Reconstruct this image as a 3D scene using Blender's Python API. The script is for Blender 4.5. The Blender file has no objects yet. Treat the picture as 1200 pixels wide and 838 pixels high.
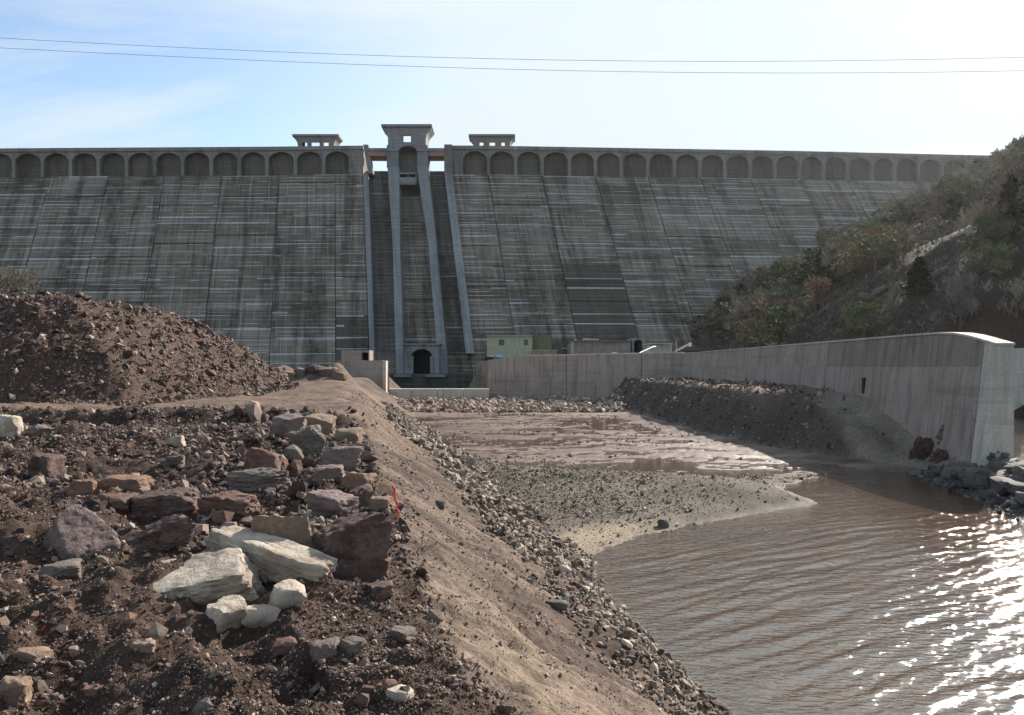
import bpy, bmesh, math, random
import numpy as np
from mathutils import Vector, Matrix, Euler
R = math.radians
random.seed(7)
RNG = np.random.default_rng(11)
SC = bpy.context.scene
COL = SC.collection

# ------------------------------------------------------------------ camera, sky, sun, exposure
F, CX, HY, CZ = 950.0, 600.0, 430.0, 5.0      # focal length and horizon in photo pixels, eye height over the water
cam_d = bpy.data.cameras.new('camera')
cam_d.sensor_width = 36.0
cam_d.lens = 36.0 * F / 1200.0
cam_d.shift_y = (HY - 419.0) / 1200.0
cam_d.clip_start, cam_d.clip_end = 0.1, 9000.0
cam = bpy.data.objects.new('camera', cam_d)
COL.objects.link(cam)
cam.location = (0, 0, CZ)
cam.rotation_euler = (R(90), 0, 0)
SC.camera = cam

SUN_EL, SUN_AZ = 30.0, 37.5                   # azimuth to the right of the viewing direction (+Y)
world = bpy.data.worlds.new('World')
SC.world = world
world.use_nodes = True
wt = world.node_tree
wt.nodes.clear()
def WN(t, **kw):
    n = wt.nodes.new(t)
    for k, v in kw.items():
        setattr(n, k, v)
    return n
w_out = WN('ShaderNodeOutputWorld')
w_bg = WN('ShaderNodeBackground')
w_bg.inputs['Strength'].default_value = 0.10
w_sky = WN('ShaderNodeTexSky', sky_type='NISHITA', sun_disc=False)
w_sky.sun_elevation, w_sky.sun_rotation = R(SUN_EL), R(SUN_AZ)
w_sky.air_density, w_sky.dust_density, w_sky.ozone_density = 1.0, 0.9, 1.0
w_tc = WN('ShaderNodeTexCoord')
w_sep = WN('ShaderNodeSeparateXYZ')
wt.links.new(w_tc.outputs['Generated'], w_sep.inputs[0])
w_add = WN('ShaderNodeMath', operation='ADD'); w_add.inputs[1].default_value = 0.16
w_max = WN('ShaderNodeMath', operation='MAXIMUM'); w_max.inputs[1].default_value = 0.05
wt.links.new(w_sep.outputs[2], w_add.inputs[0]); wt.links.new(w_add.outputs[0], w_max.inputs[0])
w_dx = WN('ShaderNodeMath', operation='DIVIDE'); w_dy = WN('ShaderNodeMath', operation='DIVIDE')
wt.links.new(w_sep.outputs[0], w_dx.inputs[0]); wt.links.new(w_max.outputs[0], w_dx.inputs[1])
wt.links.new(w_sep.outputs[1], w_dy.inputs[0]); wt.links.new(w_max.outputs[0], w_dy.inputs[1])
w_comb = WN('ShaderNodeCombineXYZ')
wt.links.new(w_dx.outputs[0], w_comb.inputs[0]); wt.links.new(w_dy.outputs[0], w_comb.inputs[1])
w_map = WN('ShaderNodeMapping')
w_map.inputs['Scale'].default_value = (0.75, 1.5, 1)
w_map.inputs['Rotation'].default_value = (0, 0, R(18))
w_map.inputs['Location'].default_value = (2.3, 0.4, 0)
wt.links.new(w_comb.outputs[0], w_map.inputs[0])
w_no = WN('ShaderNodeTexNoise')
w_no.inputs['Scale'].default_value = 0.9; w_no.inputs['Detail'].default_value = 9
w_no.inputs['Roughness'].default_value = 0.62; w_no.inputs['Distortion'].default_value = 0.6
wt.links.new(w_map.outputs[0], w_no.inputs['Vector'])
w_rm = WN('ShaderNodeMapRange')
w_rm.inputs[1].default_value, w_rm.inputs[2].default_value = 0.44, 0.66
w_rm.inputs[3].default_value, w_rm.inputs[4].default_value = 0.0, 0.9
wt.links.new(w_no.outputs[0], w_rm.inputs[0])
# thin cloud is brighter towards the sun (forward scattering)
sd = Vector((math.sin(R(SUN_AZ)) * math.cos(R(SUN_EL)), math.cos(R(SUN_AZ)) * math.cos(R(SUN_EL)), math.sin(R(SUN_EL))))
w_dot = WN('ShaderNodeVectorMath', operation='DOT_PRODUCT')
w_dot.inputs[1].default_value = sd
wt.links.new(w_tc.outputs['Generated'], w_dot.inputs[0])
w_fs = WN('ShaderNodeMapRange')
w_fs.inputs[1].default_value, w_fs.inputs[2].default_value = 0.60, 0.97
w_fs.inputs[3].default_value, w_fs.inputs[4].default_value = 0.0, 0.93
wt.links.new(w_dot.outputs['Value'], w_fs.inputs[0])
w_cov = WN('ShaderNodeMath', operation='ADD', use_clamp=True)
wt.links.new(w_rm.outputs[0], w_cov.inputs[0]); wt.links.new(w_fs.outputs[0], w_cov.inputs[1])
w_cs = WN('ShaderNodeMapRange')
w_cs.inputs[1].default_value, w_cs.inputs[2].default_value = 0.5, 1.0
w_cs.inputs[3].default_value, w_cs.inputs[4].default_value = 4.5, 4.7
wt.links.new(w_dot.outputs['Value'], w_cs.inputs[0])
w_cc = WN('ShaderNodeCombineColor')
for i_, k_ in enumerate((0.85, 0.955, 1.0)):
    m_ = WN('ShaderNodeMath', operation='MULTIPLY'); m_.inputs[1].default_value = k_
    wt.links.new(w_cs.outputs[0], m_.inputs[0]); wt.links.new(m_.outputs[0], w_cc.inputs[i_])
w_mix = WN('ShaderNodeMix', data_type='RGBA')
wt.links.new(w_cov.outputs[0], w_mix.inputs[0])
wt.links.new(w_sky.outputs[0], w_mix.inputs[6]); wt.links.new(w_cc.outputs[0], w_mix.inputs[7])
wt.links.new(w_mix.outputs[2], w_bg.inputs['Color'])
wt.links.new(w_bg.outputs[0], w_out.inputs[0])

sun_d = bpy.data.lights.new('sun', 'SUN')
sun_d.energy = 5.0
sun_d.angle = R(0.5)
sun_d.color = (1.0, 0.93, 0.84)
sun = bpy.data.objects.new('sun', sun_d)
COL.objects.link(sun)
sun.location = sd * 300
sun.rotation_euler = sd.to_track_quat('Z', 'Y').to_euler()

SC.view_settings.view_transform = 'Standard'
SC.view_settings.look = 'None'
SC.view_settings.exposure = 1.08
SC.view_settings.gamma = 1.0
SC.render.engine = 'CYCLES'
SC.cycles.use_denoising = True
SC.cycles.max_bounces = 5
SC.cycles.sample_clamp_indirect = 6.0

# ------------------------------------------------------------------ numeric noise
def _h(ix, iy, iz, seed):
    n = (ix * 374761393 + iy * 668265263 + iz * 2147483647 + seed * 1274126177) & 0xFFFFFFFF
    n = ((n ^ (n >> 13)) * 1274126177) & 0xFFFFFFFF
    n = (n ^ (n >> 16)) & 0xFFFFFF
    return n / float(0xFFFFFF)
def vn2(x, y, seed=0):
    x = np.asarray(x, float); y = np.asarray(y, float)
    ix = np.floor(x).astype(np.int64); iy = np.floor(y).astype(np.int64)
    fx = x - ix; fy = y - iy
    fx = fx * fx * (3 - 2 * fx); fy = fy * fy * (3 - 2 * fy)
    z = np.zeros_like(ix)
    a = _h(ix, iy, z, seed); b = _h(ix + 1, iy, z, seed); c = _h(ix, iy + 1, z, seed); d = _h(ix + 1, iy + 1, z, seed)
    return (a + (b - a) * fx) * (1 - fy) + (c + (d - c) * fx) * fy - 0.5
def fb(x, y, oct=4, seed=0, gain=0.5):
    s = 0; a = 1.0
    for o in range(oct):
        s = s + a * vn2(x * 2.03 ** o + 17.3 * o, y * 2.03 ** o - 9.1 * o, seed + o * 31)
        a *= gain
    return s
def vn3(p, seed=0):
    ip = np.floor(p).astype(np.int64); f = p - ip; f = f * f * (3 - 2 * f)
    r = 0
    for dx in (0, 1):
        for dy in (0, 1):
            for dz in (0, 1):
                w = (f[:, 0] if dx else 1 - f[:, 0]) * (f[:, 1] if dy else 1 - f[:, 1]) * (f[:, 2] if dz else 1 - f[:, 2])
                r = r + w * _h(ip[:, 0] + dx, ip[:, 1] + dy, ip[:, 2] + dz, seed)
    return r - 0.5
def fb3(p, oct=4, seed=0, gain=0.5):
    s = 0; a = 1.0
    for o in range(oct):
        s = s + a * vn3(p * 2.1 ** o + 5.7 * o, seed + 17 * o); a *= gain
    return s
def sm(t):
    t = np.clip(t, 0, 1); return t * t * (3 - 2 * t)
def sdf(x, y, poly):
    """signed distance to a polygon, positive inside"""
    x = np.asarray(x, float); y = np.asarray(y, float)
    d2 = np.full(x.shape, 1e12); ins = np.zeros(x.shape, bool)
    n = len(poly)
    for i in range(n):
        ax, ay = poly[i]; bx, by = poly[(i + 1) % n]
        ex, ey = bx - ax, by - ay
        t = np.clip(((x - ax) * ex + (y - ay) * ey) / (ex * ex + ey * ey + 1e-12), 0, 1)
        d2 = np.minimum(d2, (x - ax - t * ex) ** 2 + (y - ay - t * ey) ** 2)
        c = (ay > y) != (by > y)
        with np.errstate(divide='ignore', invalid='ignore'):
            xi = ax + (y - ay) * ex / (ey if ey != 0 else 1e-9)
        ins ^= c & (x < xi)
    return np.where(ins, 1, -1) * np.sqrt(d2)
def P0(px, py, z=0.0):
    Y = (CZ - z) * F / (py - HY)
    return ((px - CX) * Y / F, Y)
def at(px, Y, py=None):
    return ((px - CX) * Y / F, Y, CZ + (HY - py) * Y / F if py is not None else 0.0)

# ------------------------------------------------------------------ object helpers
def link(o, parent=None):
    COL.objects.link(o)
    if parent is not None:
        o.parent = parent
    return o
def tag(o, label=None, cat=None, group=None, kind=None):
    if label: o['label'] = label
    if cat: o['category'] = cat
    if group: o['group'] = group
    if kind: o['kind'] = kind
    return o
def thing(name, label, cat, loc=(0, 0, 0), rz=0, group=None):
    o = bpy.data.objects.new(name, None)
    o.location = loc; o.rotation_euler = (0, 0, rz); o.empty_display_size = 0.5
    link(o); return tag(o, label, cat, group)
class MB:
    def __init__(s): s.v = []; s.f = []; s.m = []
    def quad(s, *p, m=0):
        i = len(s.v); s.v.extend([tuple(q) for q in p]); s.f.append(tuple(range(i, i + len(p)))); s.m.append(m)
    def hexa(s, p, m=0):
        """p: eight corners, bottom four counter-clockwise seen from above, then top four"""
        i = len(s.v); s.v.extend([tuple(q) for q in p])
        for f in ((3, 2, 1, 0), (4, 5, 6, 7), (0, 1, 5, 4), (1, 2, 6, 5), (2, 3, 7, 6), (3, 0, 4, 7)):
            s.f.append(tuple(i + k for k in f)); s.m.append(m)
    def box(s, x0, x1, y0, y1, z0, z1, m=0):
        s.hexa([(x0, y0, z0), (x1, y0, z0), (x1, y1, z0), (x0, y1, z0), (x0, y0, z1), (x1, y0, z1), (x1, y1, z1), (x0, y1, z1)], m)
    def tube(s, pts, rad, n=6, m=0):
        pts = [Vector(p) for p in pts]; rings = []
        for k, p in enumerate(pts):
            d = (pts[min(k + 1, len(pts) - 1)] - pts[max(k - 1, 0)]).normalized()
            up = Vector((0, 0, 1)) if abs(d.z) < 0.9 else Vector((1, 0, 0))
            a = d.cross(up).normalized(); b = d.cross(a)
            r = rad[k] if isinstance(rad, (list, tuple)) else rad
            i = len(s.v)
            for q in range(n):
                t = 2 * math.pi * q / n
                s.v.append(tuple(p + a * math.cos(t) * r + b * math.sin(t) * r))
            rings.append(i)
        for k in range(len(rings) - 1):
            for q in range(n):
                s.f.append((rings[k] + q, rings[k] + (q + 1) % n, rings[k + 1] + (q + 1) % n, rings[k + 1] + q)); s.m.append(m)
        for i, rv in ((rings[0], 1), (rings[-1], 0)):
            f = [i + q for q in range(n)]
            s.f.append(tuple(reversed(f)) if not rv else tuple(f)); s.m.append(m)
    def mesh(s, name, mats, bevel=0, smooth=False):
        me = bpy.data.meshes.new(name)
        bm = bmesh.new()
        vs = [bm.verts.new(p) for p in s.v]
        for f, m in zip(s.f, s.m):
            try:
                fc = bm.faces.new([vs[i] for i in f]); fc.material_index = m; fc.smooth = smooth
            except ValueError:
                pass
        bmesh.ops.remove_doubles(bm, verts=bm.verts, dist=0.0005)
        bmesh.ops.recalc_face_normals(bm, faces=bm.faces)
        if bevel:
            es = [e for e in bm.edges if len(e.link_faces) == 2 and e.calc_face_angle(0) > 0.6]
            bmesh.ops.bevel(bm, geom=es, offset=bevel, segments=1, affect='EDGES', clamp_overlap=True)
        bm.to_mesh(me); bm.free()
        for m in (mats if isinstance(mats, (list, tuple)) else [mats]):
            me.materials.append(m)
        return me
    def build(s, name, mats, parent=None, bevel=0, smooth=False):
        return link(bpy.data.objects.new(name, s.mesh(name, mats, bevel, smooth)), parent)
def np_mesh(name, V, Fc, mats, colors=None, extra=None, smooth=False):
    """fast mesh from arrays; Fc is (n, 3) or (n, 4)"""
    me = bpy.data.meshes.new(name)
    V = np.ascontiguousarray(V, np.float32); Fc = np.ascontiguousarray(Fc, np.int32)
    k = Fc.shape[1]
    me.vertices.add(len(V)); me.vertices.foreach_set('co', V.ravel())
    me.loops.add(Fc.size); me.loops.foreach_set('vertex_index', Fc.ravel())
    me.polygons.add(len(Fc))
    me.polygons.foreach_set('loop_start', np.arange(0, Fc.size, k, dtype=np.int32))
    me.polygons.foreach_set('loop_total', np.full(len(Fc), k, np.int32))
    me.polygons.foreach_set('use_smooth', np.full(len(Fc), smooth, bool))
    if colors is not None:
        a = me.attributes.new('Col', 'FLOAT_COLOR', 'POINT')
        c = np.ones((len(V), 4), np.float32); c[:, :3] = colors
        a.data.foreach_set('color', c.ravel())
    if extra:
        for nm, arr in extra.items():
            a = me.attributes.new(nm, 'FLOAT', 'POINT'); a.data.foreach_set('value', np.ascontiguousarray(arr, np.float32))
    for m in (mats if isinstance(mats, (list, tuple)) else [mats]):
        me.materials.append(m)
    me.update(); me.validate()
    return me

# ------------------------------------------------------------------ materials
class NT:
    """small node-tree builder"""
    def __init__(s, name, rough=0.9, spec=0.3):
        s.mat = bpy.data.materials.new(name); s.mat.use_nodes = True
        s.t = s.mat.node_tree; s.b = s.t.nodes['Principled BSDF']
        s.b.inputs['Roughness'].default_value = rough
        s.b.inputs['Specular IOR Level'].default_value = spec
    def n(s, t, **kw):
        nd = s.t.nodes.new(t)
        for k, v in kw.items(): setattr(nd, k, v)
        return nd
    def l(s, a, b): s.t.links.new(a, b)
    def coord(s, which='Object', scale=(1, 1, 1), rot=(0, 0, 0)):
        if which == 'World':
            o = s.n('ShaderNodeNewGeometry').outputs['Position']
        else:
            o = s.n('ShaderNodeTexCoord').outputs[which]
        m = s.n('ShaderNodeMapping'); m.inputs['Scale'].default_value = scale; m.inputs['Rotation'].default_value = rot
        s.l(o, m.inputs[0]); return m.outputs[0]
    def noise(s, vec, scale=1, detail=5, rough=0.55, dist=0):
        n = s.n('ShaderNodeTexNoise'); n.inputs['Scale'].default_value = scale; n.inputs['Detail'].default_value = detail
        n.inputs['Roughness'].default_value = rough; n.inputs['Distortion'].default_value = dist
        s.l(vec, n.inputs['Vector']); return n.outputs[0]
    def rng(s, v, a, b, c=0.0, d=1.0):
        n = s.n('ShaderNodeMapRange'); 
        for i, q in enumerate((a, b, c, d)): n.inputs[i + 1].default_value = q
        s.l(v, n.inputs[0]); return n.outputs[0]
    def math(s, op, a, b=None, clamp=False):
        n = s.n('ShaderNodeMath', operation=op, use_clamp=clamp)
        for i, q in enumerate((a, b)):
            if q is None: continue
            if isinstance(q, (int, float)): n.inputs[i].default_value = q
            else: s.l(q, n.inputs[i])
        return n.outputs[0]
    def mix(s, f, a, b, blend='MIX'):
        n = s.n('ShaderNodeMix', data_type='RGBA', blend_type=blend)
        for i, q in ((0, f), (6, a), (7, b)):
            if isinstance(q, (int, float)): n.inputs[i].default_value = q
            elif isinstance(q, tuple): n.inputs[i].default_value = (*q, 1)
            else: s.l(q, n.inputs[i])
        return n.outputs[2]
    def attr(s, name):
        return s.n('ShaderNodeAttribute', attribute_name=name)
    def bump(s, h, strength=0.5, dist=0.05, prev=None):
        n = s.n('ShaderNodeBump'); n.inputs['Strength'].default_value = strength; n.inputs['Distance'].default_value = dist
        s.l(h, n.inputs['Height'])
        if prev is not None: s.l(prev, n.inputs['Normal'])
        return n.outputs[0]
    def out(s, col=None, normal=None, rough=None):
        if col is not None:
            if isinstance(col, tuple): s.b.inputs['Base Color'].default_value = (*col, 1)
            else: s.l(col, s.b.inputs['Base Color'])
        if normal is not None: s.l(normal, s.b.inputs['Normal'])
        if rough is not None: s.l(rough, s.b.inputs['Roughness'])
        return s.mat

def mat_earth():
    t = NT('earth', 0.95, 0.2)
    v = t.coord('World')
    c = t.attr('Col').outputs['Color']; wet = t.attr('wet').outputs['Fac']
    n1 = t.noise(v, 9, 6, 0.7); n2 = t.noise(v, 40, 4, 0.7); n3 = t.noise(v, 1.3, 4, 0.6)
    c = t.mix(1.0, c, t.mix(t.rng(n1, 0.3, 0.7), (0.36, 0.35, 0.335), (1.12, 1.09, 1.05)), 'MULTIPLY')
    c = t.mix(1.0, c, t.mix(t.rng(n2, 0.3, 0.7), (0.65, 0.65, 0.65), (1.32, 1.3, 1.28)), 'MULTIPLY')
    c = t.mix(0.6, c, t.mix(t.rng(n3, 0.3, 0.7), (0.75, 0.72, 0.7), (1.22, 1.22, 1.22)), 'MULTIPLY')
    b = t.bump(n1, 0.75, 0.06); b = t.bump(n2, 0.6, 0.02, b)
    t.l(t.rng(wet, 0, 1, 0.15, 0.42), t.b.inputs['Specular IOR Level'])
    return t.out(c, b, t.rng(wet, 0, 1, 0.95, 0.38))
def mat_pebble():
    t = NT('pebble_stone', 0.85, 0.3)
    v = t.coord('World')
    n = t.noise(v, 30, 4, 0.7)
    c = t.mix(1.0, t.attr('Col').outputs['Color'], t.mix(t.rng(n, 0.3, 0.7), (0.6, 0.57, 0.54), (1.2, 1.15, 1.1)), 'MULTIPLY')
    return t.out(c, t.bump(n, 0.4, 0.02))
def mat_rock(name, c1, c2, c3, scale=3.0, strata=0.0, rough=0.85):
    t = NT(name, rough, 0.3)
    v = t.coord('Object'); vs = t.coord('Object', (0.7, 0.7, 4.0), (R(8), R(5), 0))
    n1 = t.noise(v, scale, 8, 0.65, 0.4); n2 = t.noise(v, scale * 7, 6, 0.7); n3 = t.noise(vs, scale * 1.1, 6, 0.6, 0.3)
    c = t.mix(t.rng(n1, 0.35, 0.65), c1, c2)
    c = t.mix(t.math('MULTIPLY', t.rng(n3, 0.50, 0.68), 0.25 + strata), c, c3)
    c = t.mix(1.0, c, t.mix(t.rng(n2, 0.3, 0.7), (0.66, 0.66, 0.66), (1.28, 1.27, 1.25)), 'MULTIPLY')
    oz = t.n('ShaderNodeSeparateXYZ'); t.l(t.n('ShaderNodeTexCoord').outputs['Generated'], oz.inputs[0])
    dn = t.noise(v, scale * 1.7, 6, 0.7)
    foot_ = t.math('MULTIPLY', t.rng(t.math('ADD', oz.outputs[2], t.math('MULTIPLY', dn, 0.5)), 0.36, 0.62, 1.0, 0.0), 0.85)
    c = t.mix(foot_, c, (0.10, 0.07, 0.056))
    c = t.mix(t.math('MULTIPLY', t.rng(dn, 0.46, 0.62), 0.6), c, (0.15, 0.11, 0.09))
    b = t.bump(n1, 0.5, 0.12); b = t.bump(n3, 0.3 + 0.5 * strata, 0.06, b); b = t.bump(n2, 0.55, 0.03, b)
    return t.out(c, b)
def mat_dam(name, a, b_, pale, dark, lines=1.0):
    t = NT(name, 0.92, 0.2)
    g = t.n('ShaderNodeNewGeometry').outputs['Position']
    sp = t.n('ShaderNodeSeparateXYZ'); t.l(g, sp.inputs[0])
    # straighten the downslope lean so that stains run along the fall line
    xs = t.math('ADD', sp.outputs[0], t.math('MULTIPLY', sp.outputs[2], 0.154))
    cb = t.n('ShaderNodeCombineXYZ'); t.l(xs, cb.inputs[0]); t.l(sp.outputs[2], cb.inputs[2])
    def mp(sc):
        m = t.n('ShaderNodeMapping'); m.inputs['Scale'].default_value = sc; t.l(cb.outputs[0], m.inputs[0]); return m.outputs[0]
    rnd = t.n('ShaderNodeObjectInfo').outputs['Random']
    big = t.noise(mp((0.035, 1, 0.05)), 1, 4, 0.6)
    streak = t.noise(mp((0.95, 1, 0.035)), 1, 5, 0.65)
    blot = t.noise(mp((0.3, 1, 0.35)), 1, 6, 0.7)
    line = t.noise(mp((0.03, 1, 1.7)), 1, 3, 0.6)
    line2 = t.noise(mp((0.09, 1, 4.2)), 1, 3, 0.6)
    vj = t.noise(mp((2.2, 1, 0.06)), 1, 2, 0.5)
    c = t.mix(t.math('MULTIPLY', t.math('ADD', t.rng(big, 0.35, 0.65), t.math('MULTIPLY', rnd, 1.4)), 0.42), a, b_)
    c = t.mix(t.math('MULTIPLY', t.rng(streak, 0.5, 0.72), 0.75), c, dark)
    c = t.mix(t.math('MULTIPLY', t.rng(blot, 0.56, 0.75), 0.55), c, dark)
    p = t.math('MULTIPLY', t.rng(line, 0.55, 0.66), t.rng(blot, 0.35, 0.6))
    c = t.mix(t.math('MULTIPLY', p, 0.5 * lines), c, pale)
    p2 = t.math('MULTIPLY', t.rng(line2, 0.54, 0.66), t.rng(blot, 0.3, 0.65))
    c = t.mix(t.math('MULTIPLY', p2, 0.28 * lines), c, pale)
    p3 = t.math('MULTIPLY', t.rng(vj, 0.56, 0.70), t.rng(big, 0.4, 0.6))
    c = t.mix(t.math('MULTIPLY', p3, 0.35 * lines), c, pale)
    fz = t.math('FRACT', t.math('DIVIDE', sp.outputs[2], 1.31)); gz = t.math('LESS_THAN', fz, 0.19)
    brk = t.noise(mp((0.085, 1, 0.8)), 1, 3, 0.6)
    c = t.mix(t.math('MULTIPLY', t.math('MULTIPLY', gz, t.rng(brk, 0.46, 0.58)), 0.82 * lines), c, pale)
    fx = t.math('FRACT', t.math('DIVIDE', xs, 3.27)); gx = t.math('LESS_THAN', fx, 0.07)
    brk2 = t.noise(mp((0.3, 1, 0.10)), 1, 3, 0.6)
    c = t.mix(t.math('MULTIPLY', t.math('MULTIPLY', gx, t.rng(brk2, 0.50, 0.62)), 0.45 * lines), c, pale)
    st = t.noise(mp((0.16, 1, 0.018)), 1.0, 5, 0.68, 0.3)
    c = t.mix(t.math('MULTIPLY', t.math('MULTIPLY', t.rng(st, 0.5, 0.60), t.rng(blot, 0.3, 0.6)), 0.75), c, dark)
    return t.out(c, t.bump(blot, 0.4, 0.1))
def mat_concrete(name, base, dark, warm, scale=1.0):
    t = NT(name, 0.9, 0.25)
    v = t.coord('World'); vv = t.coord('World', (1.3, 1.3, 0.12)); vh = t.coord('World', (0.12, 0.12, 2.2))
    n1 = t.noise(v, 0.5 * scale, 6, 0.6); n2 = t.noise(v, 9 * scale, 5, 0.65); st = t.noise(vv, 1.6 * scale, 5, 0.6); hl = t.noise(vh, 1.0, 4, 0.55)
    c = t.mix(t.rng(n1, 0.35, 0.65), base, warm)
    c = t.mix(t.math('MULTIPLY', t.rng(st, 0.47, 0.70), 0.72), c, dark)
    c = t.mix(t.math('MULTIPLY', t.rng(hl, 0.55, 0.68), 0.4), c, dark)
    c = t.mix(1.0, c, t.mix(t.rng(n2, 0.3, 0.7), (0.84, 0.84, 0.84), (1.15, 1.15, 1.15)), 'MULTIPLY')
    return t.out(c, t.bump(n2, 0.35, 0.03))
def mat_plain(name, col, rough=0.7, metal=0.0, var=0.25, scale=6):
    t = NT(name, rough, 0.4)
    t.b.inputs['Metallic'].default_value = metal
    n = t.noise(t.coord('Object'), scale, 5, 0.6)
    lo = tuple(k * (1 - var) for k in col); hi = tuple(min(1, k * (1 + var)) for k in col)
    return t.out(t.mix(t.rng(n, 0.3, 0.7), lo, hi))
def mat_leaf(name, c1, c2):
    t = NT(name, 0.8, 0.15)
    rnd = t.n('ShaderNodeNewGeometry').outputs['Random Per Island']
    obj = t.n('ShaderNodeObjectInfo').outputs['Random']
    c = t.mix(rnd, c1, c2)
    c = t.mix(1.0, c, t.mix(obj, (0.72, 0.74, 0.76), (1.25, 1.2, 1.15)), 'MULTIPLY')
    return t.out(c)
def mat_water():
    t = NT('turbid_water', 0.05, 0.5)
    t.b.inputs['IOR'].default_value = 2.4
    v3 = t.coord('World'); v2 = t.coord('World', (1.0, 2.6, 1), (0, 0, R(-30)))
    h = t.math('ADD', t.noise(v2, 3.2, 3, 0.55, 0.5), t.math('MULTIPLY', t.noise(v3, 17, 3, 0.5), 0.12))
    t.b.inputs['Specular Tint'].default_value = (0.90, 0.97, 1.0, 1)
    c = t.mix(t.rng(t.noise(v3, 0.25, 3), 0.35, 0.65), (0.050, 0.024, 0.009), (0.072, 0.035, 0.013))
    return t.out(c, t.bump(h, 1.0, 0.022))

M = {}
M['earth'] = mat_earth(); M['pebble'] = mat_pebble(); M['water'] = mat_water()
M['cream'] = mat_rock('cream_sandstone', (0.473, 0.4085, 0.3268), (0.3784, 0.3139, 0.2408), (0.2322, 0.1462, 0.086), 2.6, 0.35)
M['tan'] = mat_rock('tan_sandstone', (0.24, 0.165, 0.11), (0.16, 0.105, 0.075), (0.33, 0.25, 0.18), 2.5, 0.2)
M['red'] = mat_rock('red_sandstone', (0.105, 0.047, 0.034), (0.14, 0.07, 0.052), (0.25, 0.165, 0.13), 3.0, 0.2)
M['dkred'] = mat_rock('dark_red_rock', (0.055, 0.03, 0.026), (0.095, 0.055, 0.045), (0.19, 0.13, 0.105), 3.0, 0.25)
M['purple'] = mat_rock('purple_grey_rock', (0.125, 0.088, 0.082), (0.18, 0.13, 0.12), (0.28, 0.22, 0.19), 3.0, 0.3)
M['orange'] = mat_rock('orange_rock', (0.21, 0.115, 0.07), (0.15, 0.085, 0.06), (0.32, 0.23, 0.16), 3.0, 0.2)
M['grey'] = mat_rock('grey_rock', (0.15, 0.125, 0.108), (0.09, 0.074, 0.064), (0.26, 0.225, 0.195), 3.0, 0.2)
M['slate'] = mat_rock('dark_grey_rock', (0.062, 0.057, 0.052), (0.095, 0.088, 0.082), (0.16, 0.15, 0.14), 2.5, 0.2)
M['dam'] = mat_dam('dam_concrete', (0.08464, 0.06808, 0.05152), (0.23, 0.1978, 0.1582), (0.46, 0.4278, 0.3772), (0.03128, 0.02484, 0.0184))
M['dam_wet'] = mat_dam('damp_dam_concrete', (0.05625, 0.05, 0.0375), (0.1063, 0.09375, 0.0725), (0.25, 0.25, 0.2125), (0.0275, 0.025, 0.01875), 0.35)
M['chute'] = mat_dam('chute_concrete', (0.075, 0.068, 0.056), (0.14, 0.128, 0.108), (0.33, 0.32, 0.30), (0.035, 0.031, 0.025), 0.6)
M['dam_pale'] = mat_dam('lime_streaked_concrete', (0.275, 0.275, 0.2687), (0.425, 0.425, 0.4188), (0.575, 0.575, 0.5625), (0.1375, 0.135, 0.1313), 0.6)
M['crest'] = mat_dam('crest_concrete', (0.1796, 0.1654, 0.1437), (0.2516, 0.2344, 0.2127), (0.4312, 0.4169, 0.3881), (0.1006, 0.092, 0.08194), 0.35)
M['crest_pale'] = mat_dam('parapet_concrete', (0.21, 0.19, 0.165), (0.28, 0.26, 0.23), (0.42, 0.40, 0.37), (0.12, 0.11, 0.095), 0.3)
M['recess'] = mat_dam('recess_shade_concrete', (0.095, 0.082, 0.066), (0.15, 0.132, 0.11), (0.28, 0.26, 0.23), (0.05, 0.043, 0.035), 0.35)  # darker than the crest: shade of the arch recesses put into the colour
M['rib'] = mat_dam('rib_concrete', (0.192, 0.1956, 0.198), (0.264, 0.2676, 0.27), (0.396, 0.3996, 0.402), (0.102, 0.1032, 0.1032), 0.4)
M['mossy'] = mat_dam('mossy_concrete', (0.045, 0.047, 0.038), (0.085, 0.088, 0.073), (0.2, 0.205, 0.19), (0.026, 0.028, 0.022), 0.7)
M['wall'] = mat_concrete('wall_concrete', (0.3253, 0.2738, 0.2401), (0.1405, 0.1123, 0.09446), (0.2734, 0.2177, 0.1821))
M['wall_dark'] = mat_concrete('weathered_wall_concrete', (0.2454, 0.2058, 0.1762), (0.0931, 0.07719, 0.06487), (0.2116, 0.172, 0.139))
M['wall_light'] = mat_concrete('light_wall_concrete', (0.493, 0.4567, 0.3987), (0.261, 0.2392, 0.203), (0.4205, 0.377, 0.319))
M['house'] = mat_concrete('pale_render', (0.42, 0.415, 0.31), (0.27, 0.27, 0.18), (0.38, 0.37, 0.26))  # yellow-green of the lens flare put into the pale wall colour
M['flare_render'] = mat_concrete('flare_tinted_render', (0.169, 0.1755, 0.091), (0.0845, 0.091, 0.0455), (0.195, 0.195, 0.117))  # stronger lens flare tint put into the annex wall colour
M['brick'] = mat_concrete('red_brick', (0.34, 0.19, 0.14), (0.22, 0.13, 0.1), (0.38, 0.25, 0.19))
M['hole_shade'] = mat_plain('interior_shade', (0.018, 0.018, 0.02), 0.95)  # near-black: shade inside the openings put into the panel colour
M['steel'] = mat_plain('painted_steel', (0.42, 0.44, 0.46), 0.5, 0.3)
M['cable'] = mat_plain('cable_aluminium', (0.20, 0.26, 0.33), 0.6, 0.2)
M['glass'] = mat_plain('dark_window_glass', (0.05, 0.055, 0.03), 0.25)
M['frame'] = mat_plain('window_frame_paint', (0.22, 0.24, 0.12), 0.6)
M['blue'] = mat_plain('blue_tarpaulin', (0.05, 0.17, 0.38), 0.55)
M['black'] = mat_plain('black_rubber', (0.02, 0.02, 0.022), 0.8)
M['redtape'] = mat_plain('red_plastic', (0.62, 0.07, 0.04), 0.45)
M['white'] = mat_plain('white_paint', (0.75, 0.75, 0.74), 0.5)
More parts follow.
